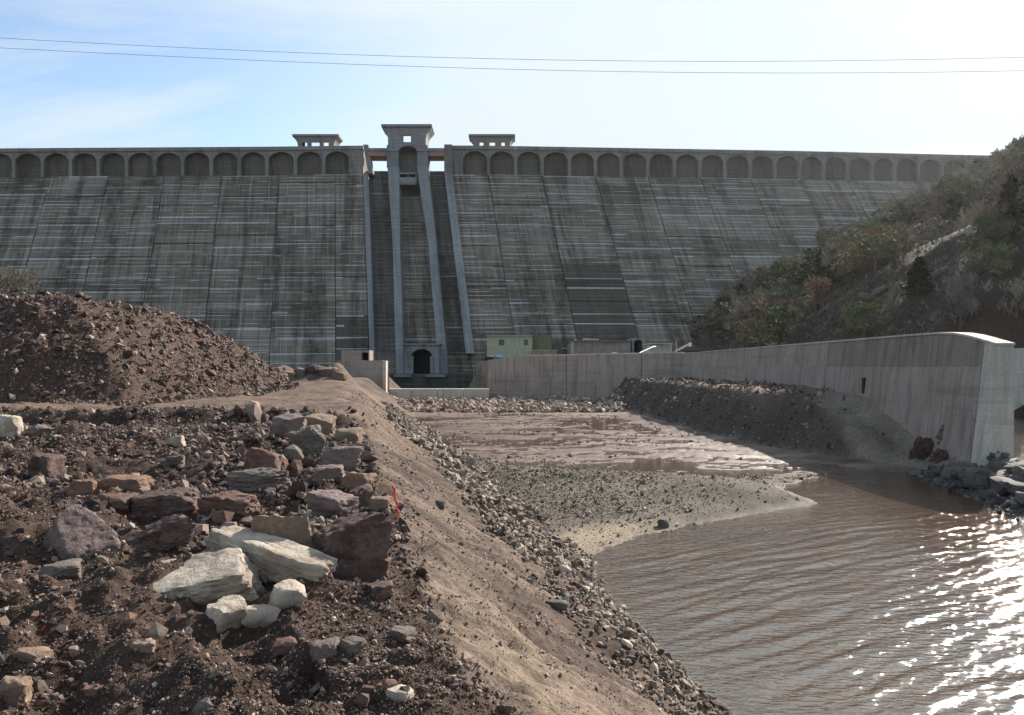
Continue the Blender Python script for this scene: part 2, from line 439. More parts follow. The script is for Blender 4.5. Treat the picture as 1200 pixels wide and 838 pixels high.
M['bark'] = mat_plain('grey_bark', (0.12, 0.095, 0.075), 0.9)
M['l_brown'] = mat_leaf('brown_twigs', (0.105, 0.088, 0.068), (0.27, 0.228, 0.175))
M['l_rust'] = mat_leaf('rusty_leaves', (0.15, 0.105, 0.075), (0.27, 0.195, 0.145))
M['l_pale'] = mat_leaf('pale_bare_twigs', (0.186, 0.1562, 0.1265), (0.3125, 0.2753, 0.2306))
M['l_dark'] = mat_leaf('dark_evergreen', (0.022, 0.028, 0.018), (0.065, 0.075, 0.048))
M['l_green'] = mat_leaf('green_pine', (0.09, 0.105, 0.057), (0.195, 0.21, 0.12))
M['l_scrub'] = mat_leaf('winter_scrub', (0.06, 0.054, 0.042), (0.18, 0.15, 0.117))

# ------------------------------------------------------------------ ground shape
EY = [-40, -10, 0, 3.96, 5.2, 7.7, 10.1, 23, 46, 75, 100, 140]
EX = [6, 2.2, 0.75, 0.05, -0.5, -0.95, -1.4, -3.9, -9.2, -14.6, -18.5, -20]
TY = [-40, -10, 0, 11.6, 17.6, 21.6, 34, 59, 95, 106, 140]
TX = [12, 7.5, 5.4, 2.9, 1.85, 1.5, -1.4, -6.2, -12.2, -15.5, -17]
POOL = [(12, -40), (7.5, -10), (5.4, 0), (2.9, 11.6), P0(760, 768), P0(702, 702), P0(683, 668), P0(700, 646), P0(760, 626),
        P0(860, 606), P0(952, 590), P0(905, 573), P0(950, 560), P0(1000, 551), P0(1055, 553), P0(1130, 580),
        P0(1165, 597), P0(1200, 612), (17.5, 20), (24, 8), (34, -10), (40, -40)]
HEAP = [(-70, 27), (-24, 29.3), (-19, 30), (-14.6, 31), (-13.2, 38), (-14.3, 48), (-16.3, 60), (-25, 67), (-42, 66), (-70, 62)]
TERR = [(12.8, 108), (13.6, 76), (14.3, 60), (15.5, 50), (16.5, 46), (17.5, 44.4), (18.6, 42.6), (19.5, 39.8), (20.6, 36.6), (21.3, 34.8), (40, 34.6), (40, 130), (14, 124)]
WX = 21.4            # training wall face
def bed(x, y):
    d = sdf(x, y, POOL)
    z = np.where(d > 0, -np.minimum(0.7, 0.16 * d), np.minimum(0.12 * -d, 0.09))
    flat = sm((y - 33) / 6)
    z = z * (1 - flat) + flat * np.where(d > 0, z, -0.008 + 0.06 * fb(x * 0.11, y * 0.22, 4, 3) + 0.05 * fb(x * 0.4, y * 0.8, 3, 5) + 0.035 * fb(x * 1.4, y * 2.4, 2, 6))
    yr = np.interp(x, [-8, -3.9, 0, 8.4, 13], [60, 46, 36.8, 33.2, 32.5])
    w = sm((x + 8) / 4) * sm((13 - x) / 6)
    yy = y - yr
    z = z + w * 0.45 * np.exp(-np.where(yy < 0, (yy / 3.4) ** 2, (yy / 1.8) ** 2)) * np.where(d > 0, np.exp(-d * 1.5), 1)
    z = z + 0.55 * sm((y - 82) / 30)
    z = z + 0.20 * flat * sm((sdf(x, y, TERR) + 3.2) / 3.0) * (d < 0)
    # rocky bank on the right of the pool
    rb = sm((x - 14) / 5) * sm((36.5 - y) / 4)
    z = z + np.where(d < 0, rb * np.minimum(0.30 * -d, 0.95), 0)
    return z, d
def zones(x, y):
    xe = np.interp(y, EY, EX) + 0.5 * fb(y * 0.35, y * 0 + 3.1, 3, 40) * np.clip(y / 12, 0.3, 1.5)
    xt = np.interp(y, TY, TX) + 0.5 * fb(y * 0.6, y * 0 + 8.1, 3, 41) * np.clip(y / 12, 0.2, 1)
    return xe, xt
def G(x, y, detail=True):
    x = np.asarray(x, float); y = np.asarray(y, float)
    xe, xt = zones(x, y)
    t = (x - xe) / (xt - xe)
    berm = 3.25 + 0.22 * fb(x * 0.3, y * 0.3, 3, 1)
    stp = sm((y - 24.3 - 1.2 * fb(x * 0.3, y * 0 + 1.7, 3, 8)) / 0.9) * sm((-3.5 - x) / 2.0)
    berm = berm + 0.34 * stp
    # scattered heaps of dumped dirt near the boulders
    berm = berm + 0.34 * np.clip(fb(x * 0.8, y * 0.55, 3, 12) + 0.12, 0, 1) * sm((24 - y) / 5)
    dh = sdf(x, y, HEAP) + 1.1 * fb(x * 0.25, y * 0.25, 3, 21)
    cap = np.interp(y, [30, 39, 52, 62], [4.75, 4.6, 4.35, 3.4]) + 0.5 * fb(x * 0.35, y * 0.35, 3, 22)
    hs = 0.84 * np.clip(dh, 0, 99)
    berm = berm + np.where(dh > 0, -0.5 * np.log(np.exp(-hs / 0.5) + np.exp(-np.maximum(cap, 0.1) / 0.5)), 0).clip(0)
    # low rubble ridge between the heap and the concrete block
    berm = berm + 1.25 * np.exp(-((y - 78) / 3.5) ** 2) * sm((-14.8 - x) / 2) * (1 + 0.8 * fb(x * 0.5, y * 0.5, 3, 30))
    zb, d = bed(x, y)
    t = np.where(t < -0.2, 0 * t - 0.0001, np.where(t < 0.2, (np.maximum(t, -0.2) + 0.2) ** 2 / 0.8, t)); tt = np.clip(t, 0, 1)
    z = berm + (zb - berm) * (tt + 0.03 * np.sin(tt * 2 * math.pi))
    # right-hand earth bank, terrace and ramp in front of the training wall
    d2 = sdf(x, y, TERR) + 0.5 * fb(x * 0.4, y * 0.4, 3, 51)
    cap2 = np.interp(y, [34.5, 37, 40, 44, 48.6, 56, 110], [0.7, 1.15, 1.9, 2.9, 3.75, 3.75, 3.6])
    near = sm((x - 20.2) / 1.3)
    ramp = np.interp(y, [34, 38, 42, 46.3, 53, 60], [0.2, 0.35, 0.65, 2.0, 3.0, 3.45]) + 1.1 * np.exp(-((x - 17.2) / 1.0) ** 2) * sm((y - 43.5) / 1.5) * sm((57 - y) / 6)
    cap2 = ramp * (1 - near) + cap2 * near
    cap2 = np.where(y > 58, np.maximum(cap2, 3.45), cap2) + 0.25 * fb(x * 0.5, y * 0.5, 3, 53)
    ts = np.minimum(1.3 * np.clip(d2, 0, 99), np.maximum(cap2 - zb, 0))
    z = np.where((d2 > 0) & (x < WX + 0.4), z + ts, z)
    z = np.where(x > WX + 0.4, np.where(y > 35.2, 0.22 + 0.05 * fb(x * 0.4, y * 0.4, 2, 9) - 0.4 * sm((y - 36.5) / 3), z), z)
    if detail:
        on_b = (t < 0); on_s = (t >= 0) & (t < 1)
        rough = np.where(on_b, 1.0, np.where(on_s, 0.3, 0.25))
        rough = np.where(dh > 0, 1.2, rough)
        road = sm((y - 25.5) / 1.5) * sm((0.3 - dh) / 1.0) * on_b
        rough = rough * (1 - 0.55 * road)
        rough = np.where((d2 > 0) & (x < WX), 0.7, rough)
        rough = np.where(d > 0.5, 0.1, rough)
        z = z + rough * (0.20 * fb(x * 1.6, y * 1.6, 3, 61) + 0.15 * fb(x * 5.0, y * 5.0, 3, 62) * np.clip(1.6 - y / 60, 0.4, 1))
        # runnels down the bank
        z = z + np.where(on_s, 0.15 * fb(y * 2.4 - x * 0.4, x * 0.35, 3, 63) + 0.05 * fb(y * 7 - x, x * 0.9, 2, 64), 0)
        # tyre tracks on the dirt road
        z = z - 0.07 * road * np.exp(-(((y - 27.5 - 0.12 * (x + 12) ) % 1.9 - 0.95) / 0.22) ** 2)
    return z
def ground_colour(x, y):
    xe, xt = zones(x, y)
    t = (x - xe) / (xt - xe)
    n = fb(x * 0.5, y * 0.5, 4, 71); n2 = fb(x * 2.2, y * 2.2, 3, 72)
    def c(*k): return np.array(k)[None, :]
    def mixc(a, b, f): return a + (b - a) * np.clip(f, 0, 1)[:, None]
    berm = mixc(c(0.045, 0.030, 0.024), c(0.11, 0.074, 0.058), 0.5 + 0.9 * n + 0.5 * n2)  # soil darkened, shade between the stones put into its colour
    dh = sdf(x, y, HEAP)
    berm = mixc(berm, c(0.098, 0.066, 0.055) + 0 * berm, sm(dh + 0.5))
    road = sm((y - 25.2) / 1.5) * sm((0.6 - dh) / 1.2)
    berm = mixc(berm, mixc(c(0.13, 0.092, 0.074), c(0.21, 0.155, 0.125), 0.5 + n + 0.7 * n2), road)
    slope = mixc(c(0.085, 0.062, 0.05), c(0.22, 0.165, 0.134), 0.4 + 0.8 * n + 0.9 * fb(y * 1.5, x * 0.2, 3, 74) + 0.9 * fb(y * 6, x * 0.5, 3, 75))
    sandy = np.exp(-((t - 0.16 - 0.1 * n) / 0.13) ** 2) * sm((9.5 - y) / 3)
    slope = mixc(slope, c(0.31, 0.245, 0.19) + 0 * slope, 0.75 * sandy)
    zb, d = bed(x, y)
    bar = mixc(c(0.10, 0.088, 0.074), c(0.185, 0.165, 0.14), 0.5 + n + .5 * n2)
    sand = np.exp(-((d + 1.0) / 1.1) ** 2) * sm((28 - y) / 5) * sm((6.5 - x) / 3)
    bar = mixc(bar, c(0.34, 0.285, 0.21) + 0 * bar, 1.1 * sand)
    an = fb(x * 0.12, y * 0.45, 4, 81) + 0.5 * fb(x * 0.8, y * 1.5, 3, 82)
    mud = mixc(c(0.085, 0.041, 0.029), c(0.20, 0.138, 0.098), 0.42 + 1.8 * an)
    bd = mixc(bar, mud, sm((y - 37.5) / 5))
    bd = mixc(bd, c(0.30, 0.25, 0.20) + 0 * bd, 0.8 * sm((y - 88) / 12))
    out = np.where((t < 0)[:, None], berm, np.where((t > 1)[:, None], bd, mixc(slope, bd, sm((t - 0.75) / 0.25))))
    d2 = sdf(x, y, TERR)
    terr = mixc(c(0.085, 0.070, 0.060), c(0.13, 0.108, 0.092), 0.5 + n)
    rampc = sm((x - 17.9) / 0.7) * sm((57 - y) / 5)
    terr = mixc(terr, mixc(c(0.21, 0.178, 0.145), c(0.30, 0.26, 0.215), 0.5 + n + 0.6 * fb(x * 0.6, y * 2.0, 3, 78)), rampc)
    terr = mixc(terr, c(0.28, 0.20, 0.165) + 0 * terr, sm((x - 16.0) / 1.2) * sm((y - 52) / 6) * 0.8)  # sunlit rim of the mound put into the colour as paler soil
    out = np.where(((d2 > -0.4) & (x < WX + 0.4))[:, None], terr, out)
    rb = sm((x - 15) / 3) * sm((36.5 - y) / 3) * (d < 0)
    out = mixc(out, c(0.09, 0.088, 0.09) + 0 * out, rb)
    wet = np.where(t > 1, sm((y - 36) / 6) * sm((100 - y) / 20) * (d2 < 0) * (0.75 + 0.5 * an) , 0)
    wet = np.maximum(wet, np.where((t > 0.9), 0.22 * np.exp(-(np.minimum(d, 0) / 0.25) ** 2), 0))
    return np.clip(out, 0.02, 0.8), np.clip(wet, 0, 1)
# near and middle ground: rows spaced geometrically so that detail falls off with distance
NR, NC = 500, 560
ys = np.exp(np.linspace(math.log(1.4), math.log(128), NR)); us = np.linspace(-0.86, 0.86, NC)
YY, UU = np.meshgrid(ys, us, indexing='ij'); XX = UU * (YY + 1.2)
gx, gy = XX.ravel(), YY.ravel()
gz = G(gx, gy)
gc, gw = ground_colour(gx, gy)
ii = np.arange(NR * NC).reshape(NR, NC)
FF = np.stack([ii[:-1, :-1], ii[:-1, 1:], ii[1:, 1:], ii[1:, :-1]], -1).reshape(-1, 4)
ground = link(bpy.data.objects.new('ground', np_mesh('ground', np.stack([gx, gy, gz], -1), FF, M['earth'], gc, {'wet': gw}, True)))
tag(ground, 'reddish brown dug earth, gravel bank and muddy riverbed below the dam', 'ground', kind='structure')
# the rest of the land out to the horizon
ax = np.unique(np.concatenate([np.linspace(-140, 140, 141), [-3500, -1800, -900, -450, -250, -190], [190, 250, 450, 900, 1800, 3500]]))
ay = np.unique(np.concatenate([np.linspace(-60, 320, 191), [-3500, -1500, -700, -300, -140], [360, 450, 700, 1500, 3500]]))
BX, BY = np.meshgrid(ax, ay, indexing='xy')
bx, by = BX.ravel(), BY.ravel()
bz = np.where(by < 130, G(np.clip(bx, -300, 60), np.clip(by, -60, 130), False), 0) 
bz = np.where(by >= 128, np.where((bx > np.interp(by, [108, 235], [-16.8, -36])) & (bx < np.interp(by, [120, 235], [-3.8, -11])) & (by < 240), -1.0, 3.2), bz) - 0.12
bz = np.where(np.abs(bx) > 200, 2.0, bz); bz = np.where(by < -100, np.where((bx > 8) & (bx < 45), -0.5, 2.0), bz)
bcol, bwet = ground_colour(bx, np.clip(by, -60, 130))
nx = len(ax); jj = np.arange(len(bx)).reshape(len(ay), nx)
BF = np.stack([jj[:-1, :-1], jj[:-1, 1:], jj[1:, 1:], jj[1:, :-1]], -1).reshape(-1, 4)
inside = (by > 2.2) & (by < 126) & (np.abs(bx) < 0.86 * (by + 1.2) - 0.3)
BF = BF[~inside[BF].all(1)]
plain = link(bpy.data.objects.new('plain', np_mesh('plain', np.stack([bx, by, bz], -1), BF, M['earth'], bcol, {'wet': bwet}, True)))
tag(plain, 'bare brown valley floor reaching out around the building site', 'ground', kind='structure')
# water sheet (the ground rises through it along the shores)
def waves(x, y):
    wx = x + 0.9 * fb(x * 0.22, y * 0.22, 2, 140); wy = y + 0.9 * fb(x * 0.22, y * 0.22, 2, 141)
    h = 0
    for th, lu, lv, a, sd_ in ((30, 1.7, 0.62, 1.0, 142), (38, 1.1, 0.36, 0.5, 143), (18, 0.9, 0.27, 0.30, 144), (52, 0.6, 0.19, 0.16, 145)):
        c_, s_ = math.cos(R(th)), math.sin(R(th)); u = wx * c_ + wy * s_; v = -wx * s_ + wy * c_
        h = h + a * (vn2(u / lu, v / (lv * 0.5), sd_) + 0.20 * np.sin(v * 2 * math.pi / lv + 5 * vn2(u / lu * .6, v / lv * .3, sd_ + 20)))
    d = sdf(x, y, POOL)
    calm = 0.5 + 0.6 * sm(0.5 + 1.6 * fb(x * 0.12, y * 0.12, 2, 150))
    return 0.033 * h * calm * sm(d / 2.0) * (1 - 0.85 * sm((y - 13) / 20)) + 0.004 * h * sm(d / 0.5) * (1 - sm((y - 40) / 6))
WR, WC = 410, 340
wy_ = np.exp(np.linspace(math.log(7.5), math.log(48), WR)); wu_ = np.linspace(-0.06, 0.70, WC)
WY, WU = np.meshgrid(wy_, wu_, indexing='ij'); WXg = WU * WY
wxr, wyr = WXg.ravel(), WY.ravel(); wzr = waves(wxr, wyr)
kk = np.arange(WR * WC).reshape(WR, WC); WF = np.stack([kk[:-1, :-1], kk[:-1, 1:], kk[1:, 1:], kk[1:, :-1]], -1).reshape(-1, 4)
n0 = len(wxr)
flat_ = [(-20, 48, 0), (90, 48, 0), (90, 95, 0), (-20, 95, 0), (4, -90, 0), (90, -90, 0), (90, 7.5, 0), (-2, 7.5, 0), (33.6, 48, 0), (5.25, 7.5, 0), (-2.88, 48, 0), (-0.45, 7.5, 0)]
WV = np.vstack([np.stack([wxr, wyr, wzr], -1), np.array(flat_, float)])
WF = np.vstack([WF, np.array([[0, 1, 2, 3], [4, 5, 6, 7], [9, 6, 1, 8], [0, 10, 11, 7]]) + n0])
water = link(bpy.data.objects.new('water', np_mesh('water', WV, WF, M['water'], smooth=True)))
tag(water, 'brown rippled pool of muddy water glinting in the sun', 'water', kind='structure')

def hit(px, py):
    """where the sight line through a photo pixel meets the ground"""
    Y = np.exp(np.linspace(math.log(2.0), math.log(125), 1600))
    X = (px - CX) * Y / F; Z = CZ + (HY - py) * Y / F
    g = np.maximum(G(X, Y), 0)
    k = np.argmax(Z <= g) if (Z <= g).any() else len(Y) - 1
    return X[k], Y[k], g[k]

# ------------------------------------------------------------------ loose gravel (uncountable) built as real stones
OCT_V = np.array([(1, 0, 0), (-1, 0, 0), (0, 1, 0), (0, -1, 0), (0, 0, 1), (0, 0, -1)], float)
OCT_F = np.array([(0, 2, 4), (2, 1, 4), (1, 3, 4), (3, 0, 4), (2, 0, 5), (1, 2, 5), (3, 1, 5), (0, 3, 5)])
def ico(sub):
    bm = bmesh.new(); bmesh.ops.create_icosphere(bm, subdivisions=sub, radius=1.0)
    V = np.array([v.co[:] for v in bm.verts]); Fq = np.array([[v.index for v in f.verts] for f in bm.faces]); bm.free()
    return V, Fq
ICO_V, ICO_F = ico(1)
PAL_BERM = np.array([(0.10, 0.068, 0.056), (0.135, 0.09, 0.073), (0.17, 0.122, 0.10), (0.21, 0.16, 0.135), (0.085, 0.066, 0.058), (0.135, 0.078, 0.06), (0.27, 0.215, 0.175), (0.13, 0.115, 0.108)])
PAL_GREY = np.array((1.06, 0.98, 0.88)) * np.array([(0.13, 0.115, 0.105), (0.18, 0.16, 0.145), (0.10, 0.09, 0.085), (0.25, 0.225, 0.20), (0.15, 0.11, 0.09), (0.33, 0.30, 0.27)])
PAL_PALE = np.array([(0.33, 0.27, 0.22), (0.27, 0.21, 0.17), (0.22, 0.15, 0.12), (0.40, 0.34, 0.28), (0.18, 0.13, 0.11)])
PAL_DARK = np.array((1.06, 1.0, 0.94)) * np.array([(0.075, 0.075, 0.08), (0.10, 0.10, 0.105), (0.06, 0.06, 0.065), (0.14, 0.14, 0.14)])
def stones(name, x, y, s, pal, label, big=False, sink=0.4, flat=0.8):
    n = len(x)
    TV, TF = (ICO_V, ICO_F) if big else (OCT_V, OCT_F)
    z = G(x, y)
    keep = z > -0.05
    x, y, s, z = x[keep], y[keep], s[keep], z[keep]; n = len(x)
    V = TV[None] * (1 + RNG.uniform(-0.32, 0.32, (n, len(TV), 1))) + RNG.normal(0, 0.10, (n, len(TV), 3))
    sc = np.stack([RNG.uniform(0.75, 1.35, n), RNG.uniform(0.7, 1.1, n), RNG.uniform(0.45, 0.95, n) * flat / 0.7], -1)
    V = V * sc[:, None, :] * s[:, None, None]
    q = RNG.normal(0, 1, (n, 4)); q[:, 1:3] *= 0.45; q /= np.linalg.norm(q, axis=1, keepdims=True)
    w, a, b, c = q.T
    Rm = np.stack([np.stack([1 - 2 * (b * b + c * c), 2 * (a * b - c * w), 2 * (a * c + b * w)], -1),
                   np.stack([2 * (a * b + c * w), 1 - 2 * (a * a + c * c), 2 * (b * c - a * w)], -1),
                   np.stack([2 * (a * c - b * w), 2 * (b * c + a * w), 1 - 2 * (a * a + b * b)], -1)], 1)
    V = np.einsum('nij,nkj->nki', Rm, V)
    V += np.stack([x, y, z + s * sink], -1)[:, None, :]
    Fq = (TF[None] + (np.arange(n) * len(TV))[:, None, None]).reshape(-1, 3)
    col = pal[RNG.integers(0, len(pal), n)] * np.exp(RNG.normal(0.0, 0.32, (n, 1)))
    col = np.repeat(col, len(TV), 0)
    o = link(bpy.data.objects.new(name, np_mesh(name, V.reshape(-1, 3), Fq, M['pebble'], col)))
    tag(o, label, 'gravel', kind='stuff'); return o
def fan(n, y0, y1, u0=-0.72, u1=0.72):
    y = np.exp(RNG.uniform(math.log(y0), math.log(y1), n)); x = RNG.uniform(u0, u1, n) * (y + 0.4); return x, y
def psize(y, k, lo, hi, a=2.3):
    return np.clip(y * k * (0.75 + 0.6 * RNG.pareto(a, len(y))), lo, hi)
x, y = fan(150000, 2.3, 26, -0.72, 0.2); xe, xt = zones(x, y)
k = (x < xe + 0.2 * RNG.random(len(x))) & (RNG.random(len(x)) < 0.62 + 1.2 * fb(x * 0.9, y * 0.7, 3, 90)); x, y = x[k], y[k]
stones('gravel', x, y, np.minimum(psize(y, 0.0014, 0.006, 0.10, 2.6), y * 0.0042), PAL_BERM, 'brown and reddish gravel strewn over the dug berm')
x, y = fan(15000, 2.4, 26, -0.72, 0.2); xe, xt = zones(x, y)
k = (x < xe + 0.1) & (RNG.random(len(x)) < 0.35 + 1.4 * fb(x * 0.7, y * 0.5, 3, 93)); x, y = x[k], y[k]
stones('gravel', x, y, np.minimum(psize(y, 0.0032, 0.01, 0.14, 2.4), y * 0.011), PAL_BERM, 'coarser brown stones mixed into the gravel of the berm', True)
x, y = fan(90000, 2.3, 60, -0.5, 0.4); xe, xt = zones(x, y); t = (x - xe) / (xt - xe)
k = (t > 0) & (t < 1) & (RNG.random(len(x)) < 0.30 + 0.8 * fb(y * 1.2 - x * 0.5, x * 0.4, 3, 91)); x, y = x[k], y[k]
stones('gravel', x, y, np.minimum(psize(y, 0.0011, 0.005, 0.06), y * 0.003), PAL_BERM * 1.5, 'fine loose gravel on the smooth earth bank')
n = 15000; y = np.exp(RNG.uniform(math.log(7), math.log(70), n)); xe, xt = zones(y, y)
t = RNG.normal(0.80, 0.17, n); x = xe + (xt - xe) * t
k = (t > 0.42) & (t < 1.12); x, y = x[k], y[k]
stones('rubble', x, y, np.clip(y * 0.0032 * (0.7 + 0.5 * RNG.pareto(2.8, len(y))), 0.02, np.minimum(0.2, y * 0.007)), PAL_GREY, 'grey brown rubble along the foot of the earth bank', True)
x, y = fan(42000, 28, 66, -0.72, -0.15); d = sdf(x, y, HEAP); k = d > -0.8; x, y = x[k], y[k]
stones('gravel', x, y, np.minimum(psize(y, 0.0013, 0.03, 0.32, 2.4), y * 0.006), PAL_BERM * 0.9, 'stony brown debris covering the spoil heap')
x, y = fan(42000, 20, 62, -0.2, 0.42); xe, xt = zones(x, y); d = sdf(x, y, POOL)
k = (x > xt - 0.3) & (d < 0.15) & (y < 38 + 10 * sm((2 - x) / 8)) & (sdf(x, y, TERR) < 0)
k &= RNG.random(len(x)) < np.clip(0.15 + 0.3 * -d * sm((y - 23) / 5) + 0.2 * (y > 32), 0.04, 0.95) * (0.3 + 0.7 * sm((8.5 - x) / 6)); x, y = x[k], y[k]
stones('shingle', x, y, psize(y, 0.0011, 0.02, 0.09, 2.8), PAL_GREY * 1.15, 'grey shingle on the low bar beside the pool')
x, y = fan(5000, 40, 104, -0.16, 0.3); xe, xt = zones(x, y); k = (x > xt) & (sdf(x, y, TERR) < -0.2) & (fb(x * 0.1, y * 0.5, 3, 92) > 0.10); x, y = x[k], y[k]
stones('shingle', x, y, psize(y, 0.0010, 0.03, 0.13), PAL_GREY * 1.5, 'wet pebbles scattered over the mud flat')
x, y = fan(3600, 88, 118, -0.16, 0.14); xe, xt = zones(x, y); k = (x > xt - 1); x, y = x[k], y[k]
stones('rubble', x, y, psize(y, 0.0019, 0.08, 0.4), PAL_PALE, 'pale sunlit rubble in front of the low concrete sill', True)
x, y = fan(17000, 35, 104, 0.1, 0.62); k = (sdf(x, y, TERR) > -0.3) & (x < WX - 0.3); x, y = x[k], y[k]
k = (y > 52) | (x < 18.0) | (RNG.random(len(x)) < 0.10); x, y = x[k], y[k]
stones('gravel', x, y, psize(y, 0.0013, 0.03, 0.25), PAL_GREY * 0.8, 'dark gravelly soil of the bank before the training wall')
x, y = fan(9500, 20, 38, 0.44, 1.15); k = (sdf(x, y, POOL) < 0.1); x, y = x[k], y[k]
stones('rubble', x, y, psize(y, 0.0022, 0.04, 0.25), PAL_DARK, 'dark grey broken stone at the end of the training wall', True)

# ------------------------------------------------------------------ rocks
def rock_mesh(name, seed, dims, mat, sub=4, planes=13, rough=0.07, boxy=0.0, soft=0.03, strata=0.0, cuts=()):
    rg = np.random.default_rng(seed)
    V, Fq = ico(sub)
    N = rg.normal(0, 1, (planes, 3)); N /= np.linalg.norm(N, axis=1, keepdims=True); H = rg.uniform(0.72, 1.0, planes)
    if boxy:
        B = np.array([(1, 0, 0), (-1, 0, 0), (0, 1, 0), (0, -1, 0), (0, 0, 1), (0, 0, -1)], float) + rg.normal(0, 0.13, (6, 3))
        B /= np.linalg.norm(B, axis=1, keepdims=True)
        N = np.vstack([B, N]); H = np.concatenate([rg.uniform(0.66, 0.78, 6), H + 0.12 * boxy])
    for c in cuts:
        v = np.array(c[:3], float); N = np.vstack([N, v / np.linalg.norm(v)]); H = np.append(H, c[3])
    dot = V @ N.T
    rr = np.where(dot > 0.05, H[None] / np.maximum(dot, 0.05), 9.0)
    r = -soft * np.log(np.exp(-rr / soft).sum(1))
    P = V * r[:, None]
    off = rg.uniform(0, 50, 3)
    P = P * (1 - 0.9 * rough * np.abs(fb3(P * 3.1 + off + 7, 3, seed + 5)))[:, None]
    P = P * (1 + rough * (1.1 * fb3(P * 2.0 + off, 4, seed) + 0.5 * fb3(P * 8 + off, 2, seed + 9)))[:, None]
    if strata:
        a = P[:, 2] * 4.3 + 2.2 * fb3(P * 1.4 + off, 3, seed + 3)
        lay = np.floor(a); fr = a - lay; hsh = (np.sin(lay * 12.9898 + seed) * 43758.5453) % 1
        P *= (1 + strata * 0.8 * (hsh - 0.5) + strata * 0.7 * (np.minimum(fr, 0.3) / 0.3 - 0.7))[:, None]
    P = P / np.abs(P).max(0) * (np.array(dims) * 0.5)
    me = np_mesh(name, P, Fq, mat, smooth=True)
    try: me.set_sharp_from_angle(angle=R(38))
    except Exception: pass
    return me
rk = [0]
def boulder(px, py, w, h, mat, label, rz=0, tilt=(0, 0), dep=0.85, boxy=0.3, sub=5, strata=0.07, sink=0.33, cuts=(), rough=0.16, th=None, group=None, name='boulder', cat='rock', Y=None, planes=13, zoff=0.0, mesh=None):
    """px,py: middle of the rock's foot in the photograph; w,h its extent there"""
    rk[0] += 1
    X, Yg, Z = hit(px, py)
    if Y: Yg = Y; X = (px - CX) * Y / F; Z = float(G(np.array([X]), np.array([Y]))[0])
    W = w * Yg / F; D = W * dep
    dip = max(0.0, (py - HY) / F)
    H = max(0.35 * W, (h * Yg / F - D * dip * 0.75)) * (1 + sink)
    if th: H = th * Yg / F
    me = rock_mesh(name, 100 + rk[0] * 7, (W, D, H), M[mat], sub, planes, rough, boxy, 0.018, strata, cuts)
    o = link(bpy.data.objects.new(name, me))
    yc = Yg + D * 0.38; xc = X * yc / Yg
    o.location = (xc, yc, Z + H * 0.5 - H * sink + zoff)
    o.rotation_euler = (R(tilt[0]), R(tilt[1]), R(rz))
    return tag(o, label, cat, group)
B = boulder
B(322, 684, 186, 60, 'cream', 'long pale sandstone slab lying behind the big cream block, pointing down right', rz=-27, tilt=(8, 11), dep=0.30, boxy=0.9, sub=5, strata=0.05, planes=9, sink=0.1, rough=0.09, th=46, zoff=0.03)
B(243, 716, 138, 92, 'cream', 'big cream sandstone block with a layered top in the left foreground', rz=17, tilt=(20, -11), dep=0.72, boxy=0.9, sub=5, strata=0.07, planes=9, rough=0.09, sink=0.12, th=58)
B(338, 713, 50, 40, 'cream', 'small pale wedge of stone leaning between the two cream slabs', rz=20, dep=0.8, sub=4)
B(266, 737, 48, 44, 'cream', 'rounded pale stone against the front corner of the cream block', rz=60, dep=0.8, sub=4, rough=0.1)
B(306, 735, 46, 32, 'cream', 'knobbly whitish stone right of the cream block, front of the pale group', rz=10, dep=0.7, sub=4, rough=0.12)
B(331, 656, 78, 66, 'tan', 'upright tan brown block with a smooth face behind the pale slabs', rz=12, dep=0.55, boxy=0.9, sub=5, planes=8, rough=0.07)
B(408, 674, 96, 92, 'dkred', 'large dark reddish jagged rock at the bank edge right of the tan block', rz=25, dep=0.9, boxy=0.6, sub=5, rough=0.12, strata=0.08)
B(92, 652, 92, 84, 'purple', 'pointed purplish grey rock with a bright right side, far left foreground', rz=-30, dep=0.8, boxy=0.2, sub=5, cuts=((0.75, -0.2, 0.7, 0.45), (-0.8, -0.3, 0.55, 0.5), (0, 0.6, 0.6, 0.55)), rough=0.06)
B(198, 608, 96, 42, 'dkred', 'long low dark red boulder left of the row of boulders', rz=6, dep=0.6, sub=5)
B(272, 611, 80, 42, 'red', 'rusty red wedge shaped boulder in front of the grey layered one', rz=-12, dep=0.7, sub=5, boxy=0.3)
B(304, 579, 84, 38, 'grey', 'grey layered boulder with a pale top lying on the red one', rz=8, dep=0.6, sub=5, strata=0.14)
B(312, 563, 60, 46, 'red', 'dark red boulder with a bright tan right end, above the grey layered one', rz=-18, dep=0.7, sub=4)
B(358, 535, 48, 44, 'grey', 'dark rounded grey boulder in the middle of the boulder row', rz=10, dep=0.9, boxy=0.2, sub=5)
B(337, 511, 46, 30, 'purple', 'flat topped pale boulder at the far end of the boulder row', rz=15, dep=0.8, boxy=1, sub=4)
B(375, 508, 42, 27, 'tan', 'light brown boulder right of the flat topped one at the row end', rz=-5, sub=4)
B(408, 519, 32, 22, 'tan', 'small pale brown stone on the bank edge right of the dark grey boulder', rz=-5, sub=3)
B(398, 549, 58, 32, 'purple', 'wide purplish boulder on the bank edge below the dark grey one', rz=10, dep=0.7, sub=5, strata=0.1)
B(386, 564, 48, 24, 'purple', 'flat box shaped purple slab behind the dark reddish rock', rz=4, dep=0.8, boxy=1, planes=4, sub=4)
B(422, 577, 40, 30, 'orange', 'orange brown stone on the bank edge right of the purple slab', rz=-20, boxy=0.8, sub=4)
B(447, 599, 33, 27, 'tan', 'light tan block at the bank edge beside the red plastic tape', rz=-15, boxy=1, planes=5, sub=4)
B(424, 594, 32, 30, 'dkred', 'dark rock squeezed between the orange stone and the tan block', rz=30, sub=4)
B(388, 604, 56, 36, 'purple', 'purplish brown rock just above the large dark reddish rock', rz=-20, sub=4, strata=0.1)
